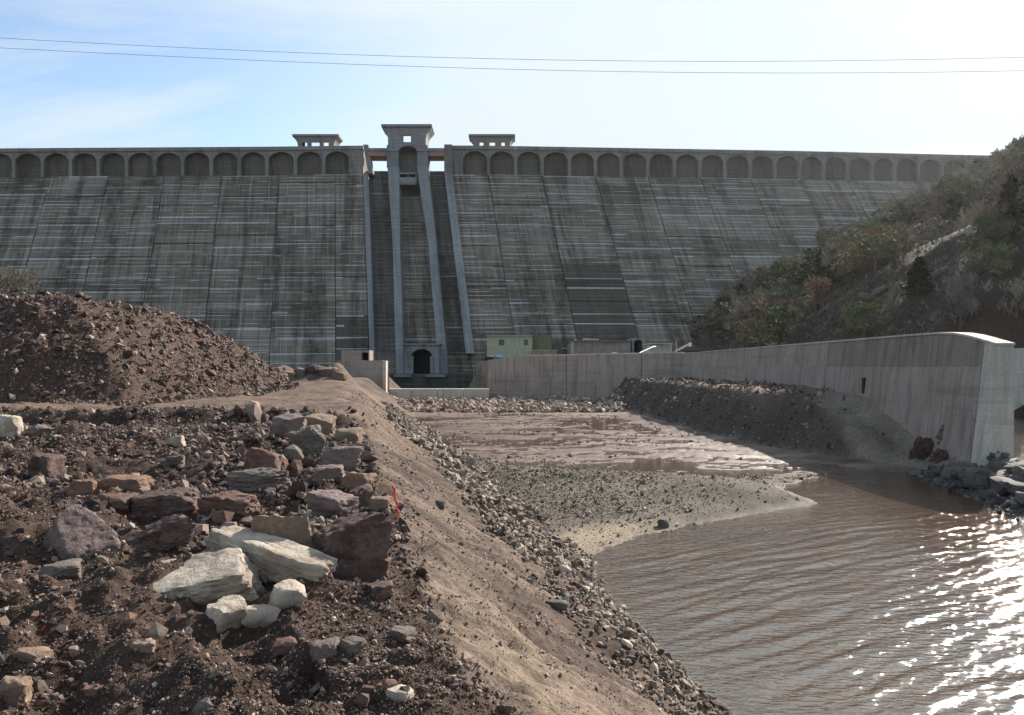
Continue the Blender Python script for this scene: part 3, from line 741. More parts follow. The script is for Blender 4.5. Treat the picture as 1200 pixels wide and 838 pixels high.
B(150, 577, 60, 24, 'orange', 'flat orange stone lying behind the long dark red boulder', rz=-5, dep=0.7, sub=4)
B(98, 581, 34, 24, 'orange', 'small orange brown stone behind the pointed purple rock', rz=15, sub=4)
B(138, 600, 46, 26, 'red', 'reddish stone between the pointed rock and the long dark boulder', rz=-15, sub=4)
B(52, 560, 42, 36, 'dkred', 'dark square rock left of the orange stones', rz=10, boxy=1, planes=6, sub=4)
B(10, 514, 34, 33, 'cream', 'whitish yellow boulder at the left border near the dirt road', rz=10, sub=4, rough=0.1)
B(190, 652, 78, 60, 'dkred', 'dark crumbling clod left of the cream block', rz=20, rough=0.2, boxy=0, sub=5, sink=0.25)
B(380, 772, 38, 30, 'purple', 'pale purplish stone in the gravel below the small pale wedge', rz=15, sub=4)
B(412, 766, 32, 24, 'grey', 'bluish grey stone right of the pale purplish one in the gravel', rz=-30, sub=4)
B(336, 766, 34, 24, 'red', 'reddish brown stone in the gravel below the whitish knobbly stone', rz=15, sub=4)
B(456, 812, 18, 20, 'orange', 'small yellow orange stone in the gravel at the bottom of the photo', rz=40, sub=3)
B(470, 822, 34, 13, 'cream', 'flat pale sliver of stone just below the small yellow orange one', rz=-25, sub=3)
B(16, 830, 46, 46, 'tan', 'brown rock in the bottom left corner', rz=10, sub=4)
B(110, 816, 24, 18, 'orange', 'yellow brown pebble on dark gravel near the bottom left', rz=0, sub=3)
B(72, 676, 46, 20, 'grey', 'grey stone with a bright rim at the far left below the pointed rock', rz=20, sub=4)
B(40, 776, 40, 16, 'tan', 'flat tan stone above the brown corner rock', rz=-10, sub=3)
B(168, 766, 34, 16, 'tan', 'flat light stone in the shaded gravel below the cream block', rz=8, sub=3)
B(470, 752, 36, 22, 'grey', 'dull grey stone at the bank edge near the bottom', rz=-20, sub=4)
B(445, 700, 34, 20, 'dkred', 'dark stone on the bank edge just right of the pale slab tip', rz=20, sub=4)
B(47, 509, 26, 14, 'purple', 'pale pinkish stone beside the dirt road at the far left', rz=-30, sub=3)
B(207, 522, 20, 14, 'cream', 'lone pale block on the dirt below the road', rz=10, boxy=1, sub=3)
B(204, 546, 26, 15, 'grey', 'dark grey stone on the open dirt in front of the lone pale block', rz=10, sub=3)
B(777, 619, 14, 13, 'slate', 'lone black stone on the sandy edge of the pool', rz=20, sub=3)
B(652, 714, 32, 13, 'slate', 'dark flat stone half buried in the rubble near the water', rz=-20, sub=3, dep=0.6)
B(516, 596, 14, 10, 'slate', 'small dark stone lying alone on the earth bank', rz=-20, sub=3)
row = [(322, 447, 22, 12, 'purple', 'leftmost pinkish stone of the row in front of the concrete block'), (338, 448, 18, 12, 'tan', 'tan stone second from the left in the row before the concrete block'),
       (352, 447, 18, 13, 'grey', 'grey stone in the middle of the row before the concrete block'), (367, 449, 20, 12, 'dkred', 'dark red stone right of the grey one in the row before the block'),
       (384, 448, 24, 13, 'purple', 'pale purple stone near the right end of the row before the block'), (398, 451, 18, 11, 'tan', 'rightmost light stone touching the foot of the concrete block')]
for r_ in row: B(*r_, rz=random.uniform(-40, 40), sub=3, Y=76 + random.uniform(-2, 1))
nb = 800; pxs = RNG.normal(330, 75, nb); pys = RNG.normal(575, 55, nb)
kk = (pys > 480) & (pys < 720) & (pxs < 455) & (pxs > 120); pts_ = np.array([hit(a, b)[:2] for a, b in zip(pxs[kk], pys[kk])])
xe, xt = zones(pts_[:, 0], pts_[:, 1]); pts_ = pts_[pts_[:, 0] < xe + 0.1]
stones('rubble', pts_[:, 0], pts_[:, 1], pts_[:, 1] * 0.0042 * (0.6 + 0.5 * RNG.pareto(2.6, len(pts_))).clip(0, 3), PAL_BERM * 0.8, 'dark reddish rubble packed between the boulders', True, 0.5)
# clods of dark earth leaning on the training wall
B(1078, 508, 60, 44, 'dkred', 'dark lump of broken earth leaning on the training wall', rz=15, dep=0.6, boxy=0, planes=10, rough=0.28, sub=5, Y=39.6, th=58)
B(1106, 514, 36, 30, 'dkred', 'smaller dark earth lump right of the big one against the training wall', rz=-20, dep=0.6, boxy=0, planes=10, rough=0.28, sub=5, Y=38.4)
B(1122, 518, 46, 20, 'grey', 'tilted broken slab at the foot of the training wall end', rz=-35, tilt=(0, 22), dep=0.35, boxy=1, planes=4, sub=4)
B(1062, 480, 30, 18, 'dkred', 'smaller dark clod left of the big lump by the training wall', rz=35, dep=0.6, boxy=0, rough=0.25, sub=4)
B(1035, 467, 26, 12, 'dkred', 'crumbled low clod on the ramp below the dark slot in the wall', rz=5, dep=0.6, boxy=0, rough=0.25, sub=4)
TINT = {'purple_grey_rock': 'purplish', 'dark_red_rock': 'dark reddish', 'tan_sandstone': 'tan', 'grey_rock': 'grey', 'red_sandstone': 'red brown', 'dark_grey_rock': 'dark grey'}
def rock_set(kind, mats, n, label_fn, group, pos_fn, size_fn, name, cat='stone'):
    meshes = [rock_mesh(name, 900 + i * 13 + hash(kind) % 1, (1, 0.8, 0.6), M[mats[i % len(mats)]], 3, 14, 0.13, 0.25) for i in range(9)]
    for i in range(n):
        x, y = pos_fn(i); s = size_fn(x, y)
        o = bpy.data.objects.new(name, meshes[random.randrange(len(meshes))])
        z = float(G(np.array([x]), np.array([y]))[0])
        o.location = (x, y, z + s * 0.14); o.scale = (s, s * random.uniform(0.8, 1.1), s * random.uniform(0.75, 1.15))
        o.rotation_euler = (random.uniform(-0.3, 0.3), random.uniform(-0.3, 0.3), random.uniform(0, 6.28))
        link(o); tag(o, label_fn(x, y, o.data.materials[0].name), cat, group)
def pos_right(i):
    while True:
        px, py = random.uniform(1105, 1240), random.uniform(548, 612)
        X, Y = P0(px, py, 0.5)
        if sdf(np.array([X]), np.array([Y]), POOL)[0] < -0.25: return X, Y
rock_set('right', ['slate', 'slate', 'grey'], 46, lambda x, y, m: ('dark grey' if 'dark' in m else 'lighter grey') + ' rock in the heap at the training wall end, ' + ('close to the water' if sdf(np.array([x]), np.array([y]), POOL)[0] > -1.6 else 'away from the water'), 'dark rocks heaped at the end of the training wall', pos_right, lambda x, y: random.uniform(0.5, 1.5), 'rock')
def pos_toe(i):
    y = math.exp(random.uniform(math.log(8.5), math.log(48))); xe, xt = zones(np.array([y]), np.array([y]))
    return float(xe[0] + (xt[0] - xe[0]) * random.uniform(0.6, 1.05)), y
rock_set('toe', ['grey', 'purple', 'grey', 'dkred', 'tan'], 100, lambda x, y, m: 'loose ' + TINT[m] + ' stone in the rubble of the earth bank, ' + ('near the bottom border' if y < 14 else ('beside the sandy pool edge' if y < 24 else 'beside the shingle bar')), 'loose stones along the foot of the earth bank', pos_toe, lambda x, y: y * 0.0105 * random.uniform(0.7, 1.5) + 0.04, 'loose_stone')
def pos_berm(i):
    while True:
        y = math.exp(random.uniform(math.log(3.6), math.log(23))); x = random.uniform(-0.68, 0.02) * y
        xe, xt = zones(np.array([y]), np.array([y]))
        if x < xe[0] - 0.1: return x, y
rock_set('berm', ['purple', 'dkred', 'tan', 'grey', 'red', 'purple'], 140, lambda x, y, m: 'loose ' + TINT[m] + ' stone on the berm ' + ('in near gravel below pale slabs' if y < 5.6 else ('between the big boulders' if y < 10.5 else 'between boulders and dirt road')) + (' at far left' if x < -0.42 * y else (' near bank edge' if x > -0.2 * y else '')), 'loose stones strewn over the berm', pos_berm, lambda x, y: y * 0.0065 * random.uniform(0.6, 1.9) + 0.015, 'loose_stone')
def pos_heap(i):
    while True:
        y = random.uniform(30, 62); x = random.uniform(-40, -13)
        if sdf(np.array([x]), np.array([y]), HEAP)[0] > 0.2 and abs(x / y) < 0.66: return x, y
rock_set('heap', ['purple', 'dkred', 'tan', 'dkred'], 60, lambda x, y, m: TINT[m] + ' stone stuck in the ' + ('left' if x / y < -.5 else ('middle' if x / y < -.37 else 'right')) + ' part of the brown spoil heap', 'stones on the spoil heap', pos_heap, lambda x, y: y * 0.0085 * random.uniform(0.6, 1.7), 'loose_stone')

# ------------------------------------------------------------------ the dam
def ycrest(px): return float(np.interp(px, [-500, 0, 320, 430, 560, 600, 700, 920, 1150, 1500], [184, 176, 174, 172.7, 172.7, 173.3, 175, 178.7, 184, 193]))
def CR(px):
    D = 290 * 257.3 / (HY - ycrest(px)); return Vector(((px - CX) * D / F, D, 0))
ZC = 83.5; ZT = 73.2
DOWN = Vector((0.154, -0.684, -1.0)); NRM = Vector((0, -0.825, 0.565))
dam = thing('dam', 'huge grey concrete gravity dam with an arcaded crest closing the valley', 'dam', (-30, 238, 2.5))
DI = Matrix.Translation(-Vector(dam.location))
def dpart(mb, name, mats, parent=None, bevel=0):
    me = mb.mesh(name, mats, bevel); me.transform(DI)
    o = bpy.data.objects.new(name, me); link(o, parent or dam); return o
def face(px, z, off=0.0, top=None, yoff=-2.0):
    c = top or CR(px)
    return Vector((c.x, c.y + yoff, ZT)) + DOWN * (ZT - z) + NRM * off
def topix(p): return CX + F * p[0] / p[1], HY - F * (p[2] - CZ) / p[1]
def arch_plate(mb, A, Bp, n, z0, zs, zc, z1, wl, wr, depth, seg=14, m=0, foot=True):
    """wall from A to Bp (xy), front offset along n, with an arched opening; wl, wr: side widths as fractions"""
    def P(u, z, o): q = A.lerp(Bp, u); return (q.x + n.x * o, q.y + n.y * o, z)
    ua, ub = wl, 1 - wr
    cur = []
    for k in range(seg + 1):
        a = math.pi * (1 - k / seg); cur.append(((ua + ub) / 2 + (ub - ua) / 2 * math.cos(a), zs + (zc - zs) * math.sin(a)))
    for k in range(seg):
        (u0, h0), (u1, h1) = cur[k], cur[k + 1]
        mb.quad(P(u0, h0, depth), P(u1, h1, depth), P(u1, z1, depth), P(u0, z1, depth), m=m)
        mb.quad(P(u0, h0, 0), P(u1, h1, 0), P(u1, h1, depth), P(u0, h0, depth), m=m)
    for a, b in ((0, ua), (ub, 1)):
        if foot: mb.quad(P(a, z0, depth), P(b, z0, depth), P(b, zs, depth), P(a, zs, depth), m=m)
        mb.quad(P(a, zs, depth), P(b, zs, depth), P(b, z1, depth), P(a, z1, depth), m=m)
    mb.quad(P(ua, z0, 0), P(ua, z0, depth), P(ua, zs, depth), P(ua, zs, 0), m=m)
    mb.quad(P(ub, z0, 0), P(ub, z0, depth), P(ub, zs, depth), P(ub, zs, 0), m=m)
    mb.quad(P(0, z1, 0), P(0, z1, depth), P(1, z1, depth), P(1, z1, 0), m=m)
    mb.quad(P(0, z0, 0), P(0, z0, depth), P(0, z1, depth), P(0, z1, 0), m=m)
    mb.quad(P(1, z0, 0), P(1, z0, depth), P(1, z1, depth), P(1, z1, 0), m=m)
    mb.quad(P(0, z0, 0), P(ua, z0, 0), P(ua, z0, depth), P(0, z0, depth), m=m)
    mb.quad(P(ub, z0, 0), P(1, z0, 0), P(1, z0, depth), P(ub, z0, depth), m=m)
def cell_wall(mb, rows, zs, filled, y0, y1, m=0):
    """rows[j] = x positions at height zs[j] (top first); filled(i, j) says whether the cell is solid"""
    nj, ni = len(zs) - 1, len(rows[0]) - 1
    def P(i, j, y): return (rows[j][i], y, zs[j])
    for j in range(nj):
        for i in range(ni):
            if not filled(i, j): continue
            a, b, c, d = (i, j + 1), (i + 1, j + 1), (i + 1, j), (i, j)
            mb.quad(*[P(*q, y0) for q in (a, b, c, d)], m=m); mb.quad(*[P(*q, y1) for q in (d, c, b, a)], m=m)
            for (q, r_, di, dj) in ((a, b, 0, 1), (b, c, 1, 0), (c, d, 0, -1), (d, a, -1, 0)):
                ni_, nj_ = i + di, j + dj
                if not (0 <= ni_ < ni and 0 <= nj_ < nj and filled(ni_, nj_)):
                    mb.quad(P(*q, y0), P(*q, y1), P(*r_, y1), P(*r_, y0), m=m)
PIER_L = [20 - 32.7 * k for k in range(7, 0, -1)] + [20, 53.3, 86, 118.7, 151.5, 184, 216.5, 250, 282.7, 314.7, 348, 380.5, 412]
PIER_R = [541, 572.5, 604.3, 635, 667, 697, 727.5, 758, 789, 818.7, 848, 877, 906, 935, 962.7, 990.7, 1019.3, 1046, 1073, 1101, 1129, 1156, 1183, 1210]
FRONT = Vector((0, -1, 0))
def crest_side(piers, ends):
    seq = ([ends[0]] if ends[0] is not None else []) + piers + ([ends[1]] if ends[1] is not None else [])
    for a, b in zip(seq[:-1], seq[1:]):
        A, Bq = CR(a), CR(b)
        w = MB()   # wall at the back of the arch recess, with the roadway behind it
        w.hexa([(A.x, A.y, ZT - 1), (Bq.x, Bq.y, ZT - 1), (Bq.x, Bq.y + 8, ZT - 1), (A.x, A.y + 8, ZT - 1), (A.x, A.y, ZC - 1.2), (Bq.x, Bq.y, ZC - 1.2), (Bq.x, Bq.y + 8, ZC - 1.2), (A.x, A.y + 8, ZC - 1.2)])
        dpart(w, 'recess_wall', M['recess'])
        mb = MB()
        if b - a > 20:
            wd = (Bq - A).length
            arch_plate(mb, A, Bq, FRONT, ZT - 0.2, 78.6, 81.7, 82.25, 0.62 / wd, 0.62 / wd, 2.1)
            dpart(mb, 'crest_arch', M['crest'])
        else:
            mb.hexa([(A.x, A.y - 2.1, ZT - 0.2), (Bq.x, Bq.y - 2.1, ZT - 0.2), (Bq.x, Bq.y - 0.002, ZT - 0.2), (A.x, A.y - 0.002, ZT - 0.2), (A.x, A.y - 2.1, 82.25), (Bq.x, Bq.y - 2.1, 82.25), (Bq.x, Bq.y - 0.002, 82.25), (A.x, A.y - 0.002, 82.25)])
            dpart(mb, 'crest_pier', M['crest'])
        p = MB()   # projecting parapet over the arches
        p.hexa([(A.x + .03, A.y - 2.5, 82.26), (Bq.x - .03, Bq.y - 2.5, 82.26), (Bq.x - .03, Bq.y - 1.9, 82.26), (A.x + .03, A.y - 1.9, 82.26), (A.x + .03, A.y - 2.6, ZC), (Bq.x - .03, Bq.y - 2.6, ZC), (Bq.x - .03, Bq.y - 1.9, ZC), (A.x + .03, A.y - 1.9, ZC)])
        p.hexa([(A.x, A.y - 1.9, 82.0), (Bq.x, Bq.y - 1.9, 82.0), (Bq.x, Bq.y + 8.4, 82.0), (A.x, A.y + 8.4, 82.0), (A.x, A.y - 1.9, 82.5), (Bq.x, Bq.y - 1.9, 82.5), (Bq.x, Bq.y + 8.4, 82.5), (A.x, A.y + 8.4, 82.5)])
        dpart(p, 'parapet', M['crest_pale'])
crest_side(PIER_L, (None, 427)); crest_side(PIER_R, (530.5, None))
# monoliths of the downstream face, each made of cast lifts
NL = 18
rest = MB(); npan = 0
def monolith(pa, pb, ztop=ZT, zbot=2.0, mats='dam', yoff=-2.0, prob=0.8, nl=None, hidden_ok=False):
    global npan
    A, Bq = CR(pa), CR(pb)
    core = MB()
    def FP(u, z, o): return face(0, z, o, A.lerp(Bq, u), yoff)
    q = [FP(0, zbot, 0), FP(1, zbot, 0), FP(1, ztop, 0), FP(0, ztop, 0)]
    bk = [Vector((v.x, v.y + 9, v.z)) for v in q]
    core.hexa([q[0], q[1], bk[1], bk[0], q[3], q[2], bk[2], bk[3]])
    mono = dpart(core, 'monolith', M['mossy'])
    n = nl or NL
    zz = np.linspace(ztop, zbot, n + 1); zz[1:-1] += RNG.uniform(-0.9, 0.9, n - 1)
    wd = (Bq - A).length; g = 0.15 / wd
    for k in range(n):
        z1, z0 = zz[k] - 0.05, zz[k + 1] + 0.05
        pr = random.uniform(0.08, 0.5)
        band = random.uniform(0.28, 0.62) if random.random() < prob else 0
        mb = MB()
        def lift(mb):
            u0, u1 = g, 1 - g
            f = [FP(u0, z0, pr), FP(u1, z0, pr), FP(u1, z1, pr), FP(u0, z1, pr)]
            b_ = [FP(u0, z0, -.05), FP(u1, z0, -.05), FP(u1, z1, -.05), FP(u0, z1, -.05)]
            if band:
                ua, ub = (u0, u1) if random.random() < 0.5 else sorted((random.uniform(u0, u1), random.choice((u0, u1))))
                h1 = band; h2 = band * random.uniform(0.4, 1.2)
                ma, mb2 = FP(u0, z1 - h1, pr), FP(u1, z1 - h2, pr)
                if ub - ua > 0.97 * (u1 - u0):
                    mb.quad(f[0], f[1], mb2, ma); mb.quad(ma, mb2, f[2], f[3], m=1)
                else:
                    us = [u0] + [k_ for k_ in (ua, ub) if u0 + .01 < k_ < u1 - .01] + [u1]
                    for a_, c_ in zip(us[:-1], us[1:]):
                        mid = (a_ + c_) / 2; mt = 1 if ua <= mid <= ub else 0
                        mb.quad(FP(a_, z0, pr), FP(c_, z0, pr), FP(c_, z1 - h1, pr), FP(a_, z1 - h1, pr))
                        mb.quad(FP(a_, z1 - h1, pr), FP(c_, z1 - h1, pr), FP(c_, z1, pr), FP(a_, z1, pr), m=mt)
            else:
                mb.quad(*f)
            for i in range(4):
                mb.quad(f[i], b_[i], b_[(i + 1) % 4], f[(i + 1) % 4], m=1 if i == 2 and band else 0)
        c = topix(FP(0.5, (z0 + z1) / 2, 0))
        r = topix(FP(1, (z0 + z1) / 2, 0)); l = topix(FP(0, (z0 + z1) / 2, 0))
        vis = r[0] > 4 and c[0] < 1190 and not (c[0] > 800 and c[1] > 420 - (c[0] - 800) * 0.60) and not (c[0] < 250 and c[1] > 385) and c[1] < 425
        if vis and npan < 298:
            lift(mb); npan += 1
            dk = (640 < c[0] < 735 and c[1] > 318) or (392 < c[0] < 432 and c[1] > 372)
            o = dpart(mb, 'lift_panel', [M['dam_wet' if dk and mats == 'dam' else mats], M['dam_pale']], mono)
        else:
            lift(rest)
JL = [-200, -134, -68, -2, 64, 131, 196, 262, 329, 394, 427]
JR = [526.5, 572.5, 635, 697, 758, 819, 877, 935, 990.7, 1046, 1101, 1156, 1210]
for a, b in zip(JL[:-1], JL[1:]): monolith(a, b)
for a, b in zip(JR[:-1], JR[1:]): monolith(a, b)
# spillway strips between the ribs, standing a little back
monolith(428.5, 455, 75.1, 1.0, 'chute', 0.2, 0.25, 9)
monolith(457, 496, 65.0, 1.0, 'dam', 0.4, 0.4, 10)
monolith(500.5, 529, 75.1, 1.0, 'chute', 0.2, 0.25, 9)
o = dpart(rest, 'lift_panels', [M['dam'], M['dam_pale']]); o['kind'] = 'stuff'
# ribs running down the face
def px3(px, y, Y): return Vector(((px - CX) * Y / F, Y, CZ + (HY - y) * Y / F))
def rib(tl, tr, bl, br, ztop, zbot, proud, name='face_rib', mat='rib', mid=None):
    mb = MB(); secs = [(ztop, tl, tr)] + ([mid] if mid else []) + [(zbot, bl, br)]
    R_ = []
    for z, l, r in secs:
        Yf = 288 - 0.684 * (ZT - z) if z < ZT else 288.0
        yf = Yf - proud
        R_.append([Vector(((l - CX) * yf / F, yf, z)), Vector(((r - CX) * yf / F, yf, z)), Vector(((r - CX) * yf / F, Yf + 1.5, z)), Vector(((l - CX) * yf / F, Yf + 1.5, z))])
    for a, b in zip(R_[:-1], R_[1:]): mb.hexa(b + a)
    return dpart(mb, name, M[mat])
rib(425.5, 431.5, 431.5, 437, 83.4, 73.2, 2.2, 'crest_post'); rib(425.5, 431.5, 433.5, 439, 73.19, 6.5, 2.2)
rib(520.5, 530, 520.5, 530, 83.4, 73.2, 2.4, 'crest_post', 'crest'); rib(521, 530, 546, 556, 73.19, 9.0, 2.4)
rib(454, 467.5, 464.5, 473.5, 75.0, 2.0, 4.5, 'tower_buttress', mid=(45, 460, 468.5))
rib(488.5, 501, 514.5, 525.5, 75.0, 2.0, 4.5, 'tower_buttress', mid=(45, 502, 511.5))
# outlet portal and plinth at the foot
mb = MB(); A = px3(474, 0, 232); Bq = px3(514.5, 0, 232); A.z = Bq.z = 0
zz_ = lambda y, Y: CZ + (HY - y) * Y / F
arch_plate(mb, Vector((A.x, 238, 0)), Vector((Bq.x, 238, 0)), FRONT, zz_(438, 232), zz_(417.5, 232), zz_(409, 232), zz_(404.5, 232), 0.19, 0.2, 6.0)
po = dpart(mb, 'outlet_portal', M['rib'])
mb = MB(); mb.box(A.x + 1.0, Bq.x - 1.0, 237.9, 238.4, zz_(439, 232), zz_(404, 232)); dpart(mb, 'tunnel_back', M['hole_shade'], po)
mb = MB(); mb.box(A.x - 0.6, Bq.x + 0.6, 231.3, 239, zz_(404.4, 232), zz_(402.6, 232)); dpart(mb, 'cornice', M['rib'], po)
for a_, b_ in ((480.8, 484.3), (504, 507.6)):
    mb = MB(); mb.box((a_ - CX) * 231.6 / F, (b_ - CX) * 231.6 / F, 231.6, 231.99, zz_(438, 232), zz_(417.5, 232)); dpart(mb, 'pilaster', M['rib'], po)
mb = MB(); mb.box((455 - CX) * 230 / F, (558 - CX) * 230 / F, 230, 245, -1.2, zz_(438.3, 230)); dpart(mb, 'plinth', M['mossy'])
mb = MB()
for a_, b_ in ((462, 482), (499, 522)): mb.box((a_ - CX) * 229 / F, (b_ - CX) * 229 / F, 228.6, 229.99, zz_(442, 229), zz_(438.9, 229))
dpart(mb, 'ledge', M['rib'])
mb = MB(); A = px3(569, 0, 229); mb.box(A.x - 0.2, A.x + 22, 236, 246, 5.5, 11.5); dpart(mb, 'toe_block', M['flare_render'])

# gate tower in the middle of the crest
YT = 284.0
def xz(px, y, Y=YT): return (px - CX) * Y / F, CZ + (HY - y) * Y / F
tower = thing('gate_tower', 'tall flared gate tower with one square window in the middle of the dam crest', 'tower', (xz(476.5, 0)[0], 288, 73))
TI = Matrix.Translation(-Vector(tower.location))
def tpart(mb, name, mats, parent, inv, bevel=0):
    me = mb.mesh(name, mats, bevel); me.transform(inv); o = bpy.data.objects.new(name, me); return link(o, parent)
hw = lambda y: float(np.interp(y, [149, 151, 153.5, 156.5, 160, 164, 171.5], [29.0, 27.8, 25.6, 23.6, 22.4, 22.0, 22.3]))
yrow = [149.2, 151, 153.5, 156.5, 158.5, 162, 166.5, 170]
rows = [[xz(476.8 - hw(y), y)[0], xz(472.2, y)[0], xz(481.4, y)[0], xz(476.8 + hw(y), y)[0]] for y in yrow]
mb = MB(); cell_wall(mb, rows, [xz(0, y)[1] for y in yrow], lambda i, j: not (i == 1 and 4 <= j <= 5), YT, YT + .5)
rowb = [[r[0], xz(469, 0)[0], xz(484, 0)[0], r[3]] for r in rows]; cell_wall(mb, rowb, [xz(0, y)[1] for y in yrow], lambda i, j: not (i == 1 and 1 <= j <= 4), YT + 8.5, YT + 9)
cell_wall(mb, [[r[0], r[0] + .5, r[3] - .5, r[3]] for r in rows], [xz(0, y)[1] for y in yrow], lambda i, j: i != 1, YT + .51, YT + 8.49)
tpart(mb, 'upper_storey', M['rib'], tower, TI)
mb = MB(); x0, z0 = xz(447, 149.15); x1, z1 = xz(506.3, 146); mb.box(x0, x1, YT - 0.6, YT + 9.6, z0, z1); tpart(mb, 'roof_slab', M['rib'], tower, TI, 0.06)
mb = MB()
for a_, b_ in ((463.5, 471.6), (473.0, 481.5), (484, 490)):
    x0, z0 = xz(a_, 157.6); x1, z1 = xz(b_, 155.3); mb.box(x0, x1, YT - 0.12, YT + 0.3, z0, z1)
tpart(mb, 'brick_lintel', M['brick'], tower, TI)
mb = MB(); A = Vector((xz(453.2, 0)[0], YT + 9, 0)); Bq = Vector((xz(501.2, 0)[0], YT + 9, 0))
arch_plate(mb, A, Bq, FRONT, 74.9, xz(0, 178)[1], xz(0, 171)[1], xz(0, 170.02)[1], 13.6 / 48, 12.4 / 48, 9.0)
tpart(mb, 'tower_arch', M['rib'], tower, TI)
mb = MB()
for a_, b_ in ((452.2, 466.6), (488.8, 502)):
    x0, z0 = xz(a_, 177.6); x1, z1 = xz(b_, 175.4); mb.box(x0, x1, YT - 0.35, YT - 0.003, z0, z1)
tpart(mb, 'string_course', M['rib'], tower, TI)
mb = MB(); mb.box(xz(466, 0)[0], xz(490, 0)[0], 289.5, 292.9, 63, xz(0, 170.5)[1]); tpart(mb, 'niche_wall', M['crest'], tower, TI)
bal = MB(); x0, x1 = xz(468, 0)[0], xz(489.3, 0)[0]
bal.box(x0, x1, YT - 3.6, YT + 5.4, xz(0, 219)[1], xz(0, 216.2)[1]); bo = tpart(bal, 'balcony', M['crest'], tower, TI)
bal = MB(); bal.box(x0, x1, YT - 3.6, YT - 3.2, xz(0, 216.19)[1], xz(0, 210.4)[1]); tpart(bal, 'balustrade', M['rib'], bo, TI).location
for c_ in bo.children: pass
bal = MB(); bal.box(x0 + .3, x1 - .2, YT - 3.3, YT + 2, xz(0, 206.6)[1], xz(0, 205)[1])
for q in (469, 479, 488.3): bal.box(xz(q, 0)[0], xz(q + .9, 0)[0], YT - 3.15, YT - 2.8, xz(0, 210.39)[1], xz(0, 206.61)[1])
tpart(bal, 'canopy', M['rib'], bo, TI)
# bridges over the two spillway openings
for a_, b_, w_ in ((431.6, 453.1, 'left'), (501.3, 520.4, 'right')):
    br = thing('spillway_bridge', 'short deck with a red brick band bridging the %s opening beside the gate tower' % w_, 'bridge', (xz((a_ + b_) / 2, 0)[0], 287, 80.5))
    BI = Matrix.Translation(-Vector(br.location))
    mb = MB(); mb.box(xz(a_, 0)[0], xz(b_, 0)[0], YT + 1, YT + 9, xz(0, 176.6)[1], xz(0, 172.6)[1]); tpart(mb, 'deck', M['rib'], br, BI)
    mb = MB(); mb.box(xz(a_, 0)[0], xz(b_, 0)[0], YT + 1.25, YT + 8.6, xz(0, 181.6)[1], xz(0, 176.61)[1]); tpart(mb, 'brick_beam', M['brick'], br, BI)
# two pavilions on the crest
for cx_, wins, lab, lo in ((370, ((-16, -10), (-5, 4.5), (9.2, 15)), 'small flared pavilion with three windows on the crest left of the gate tower', 174.2),
                       (576.5, ((-14.5, -10), (-2.8, 3.6), (11, 15)), 'small flared pavilion with three windows on the crest right of the gate tower', 174.8)):
    Yp = 290.0
    pv = thing('pavilion', lab, 'pavilion', (xz(cx_, 0, Yp)[0], Yp + 3, ZC - 1)); PI_ = Matrix.Translation(-Vector(pv.location))
    hw2 = lambda y: float(np.interp(y, [160, 162, 165, 168, 175], [26.5, 24.8, 22.6, 21.2, 20.6]))
    yr_ = [160.2, 162, 164.5, 167, 171.6, lo]
    rows = [[xz(cx_ - hw2(y), 0, Yp)[0]] + [xz(cx_ + e, 0, Yp)[0] for w in wins for e in w] + [xz(cx_ + hw2(y), 0, Yp)[0]] for y in yr_]
    mb = MB(); cell_wall(mb, rows, [xz(0, y, Yp)[1] for y in yr_], lambda i, j: not (i in (1, 3, 5) and j == 3), Yp, Yp + .4)
    cell_wall(mb, [[r[0], r[1] - .5, r[-2] + .5, r[-1]] for r in rows], [xz(0, y, Yp)[1] for y in yr_], lambda i, j: not (i == 1 and j <= 2), Yp + 6.1, Yp + 6.5)
    cell_wall(mb, [[r[0], r[0] + .4, r[-1] - .4, r[-1]] for r in rows], [xz(0, y, Yp)[1] for y in yr_], lambda i, j: i != 1, Yp + .41, Yp + 6.09)
    tpart(mb, 'wall', M['crest'], pv, PI_)
    mb = MB(); mb.box(xz(cx_ - 27.2, 0, Yp)[0], xz(cx_ + 27.2, 0, Yp)[0], Yp - .5, Yp + 7, xz(0, 160.15, Yp)[1], xz(0, 157.6, Yp)[1]); tpart(mb, 'roof_slab', M['crest'], pv, PI_)
# lamp standards would be a pixel wide here; only the pole on the right abutment shows
po_ = MB(); X_, Y_, Z_ = at(1187.5, 296, 160); po_.tube([(X_, Y_, Z_ - 12), (X_, Y_, Z_)], [0.12, 0.07], 6); po_.tube([(X_ - .5, Y_, Z_ - .6), (X_ + .5, Y_, Z_ - .6)], 0.06, 4)
tag(po_.build('utility_pole', M['bark']), 'thin utility pole at the right end of the dam crest', 'pole')

# ------------------------------------------------------------------ walls below the dam
def wall_prism(mb, a, b, th, z0, za, zb, batter=0.0, m=0):
    """upright slab from a to b (front edge, at the top); thickness to the back"""
    a, b = Vector((*a, 0)), Vector((*b, 0)); d = (b - a).normalized(); n = Vector((-d.y, d.x, 0))
    f = -n * batter
    def q(p, o, z): r = p + o; return (r.x, r.y, z)
    mb.hexa([q(a, f, z0), q(b, f, z0), q(b, n * th, z0), q(a, n * th, z0), q(a, f * 0, za), q(b, f * 0, zb), q(b, n * th, zb), q(a, n * th, za)])
A0, B0 = Vector((-3.9, 121.5)), Vector((21.2, 101.5))
mw = thing('basin_wall', 'long stained concrete wall crossing the valley below the dam foot', 'wall', (9, 111, 0)); MI = Matrix.Translation(-Vector(mw.location))
def on_line(px):
    k = (px - CX) / F; d = B0 - A0; t = (k * A0.y - A0.x) / (d.x - k * d.y); return A0 + d * t, t
jp = [571, 617, 664, 698, 752, 800]; ztp = [6.05, 6.55, 6.6, 6.65, 6.7, 6.72]
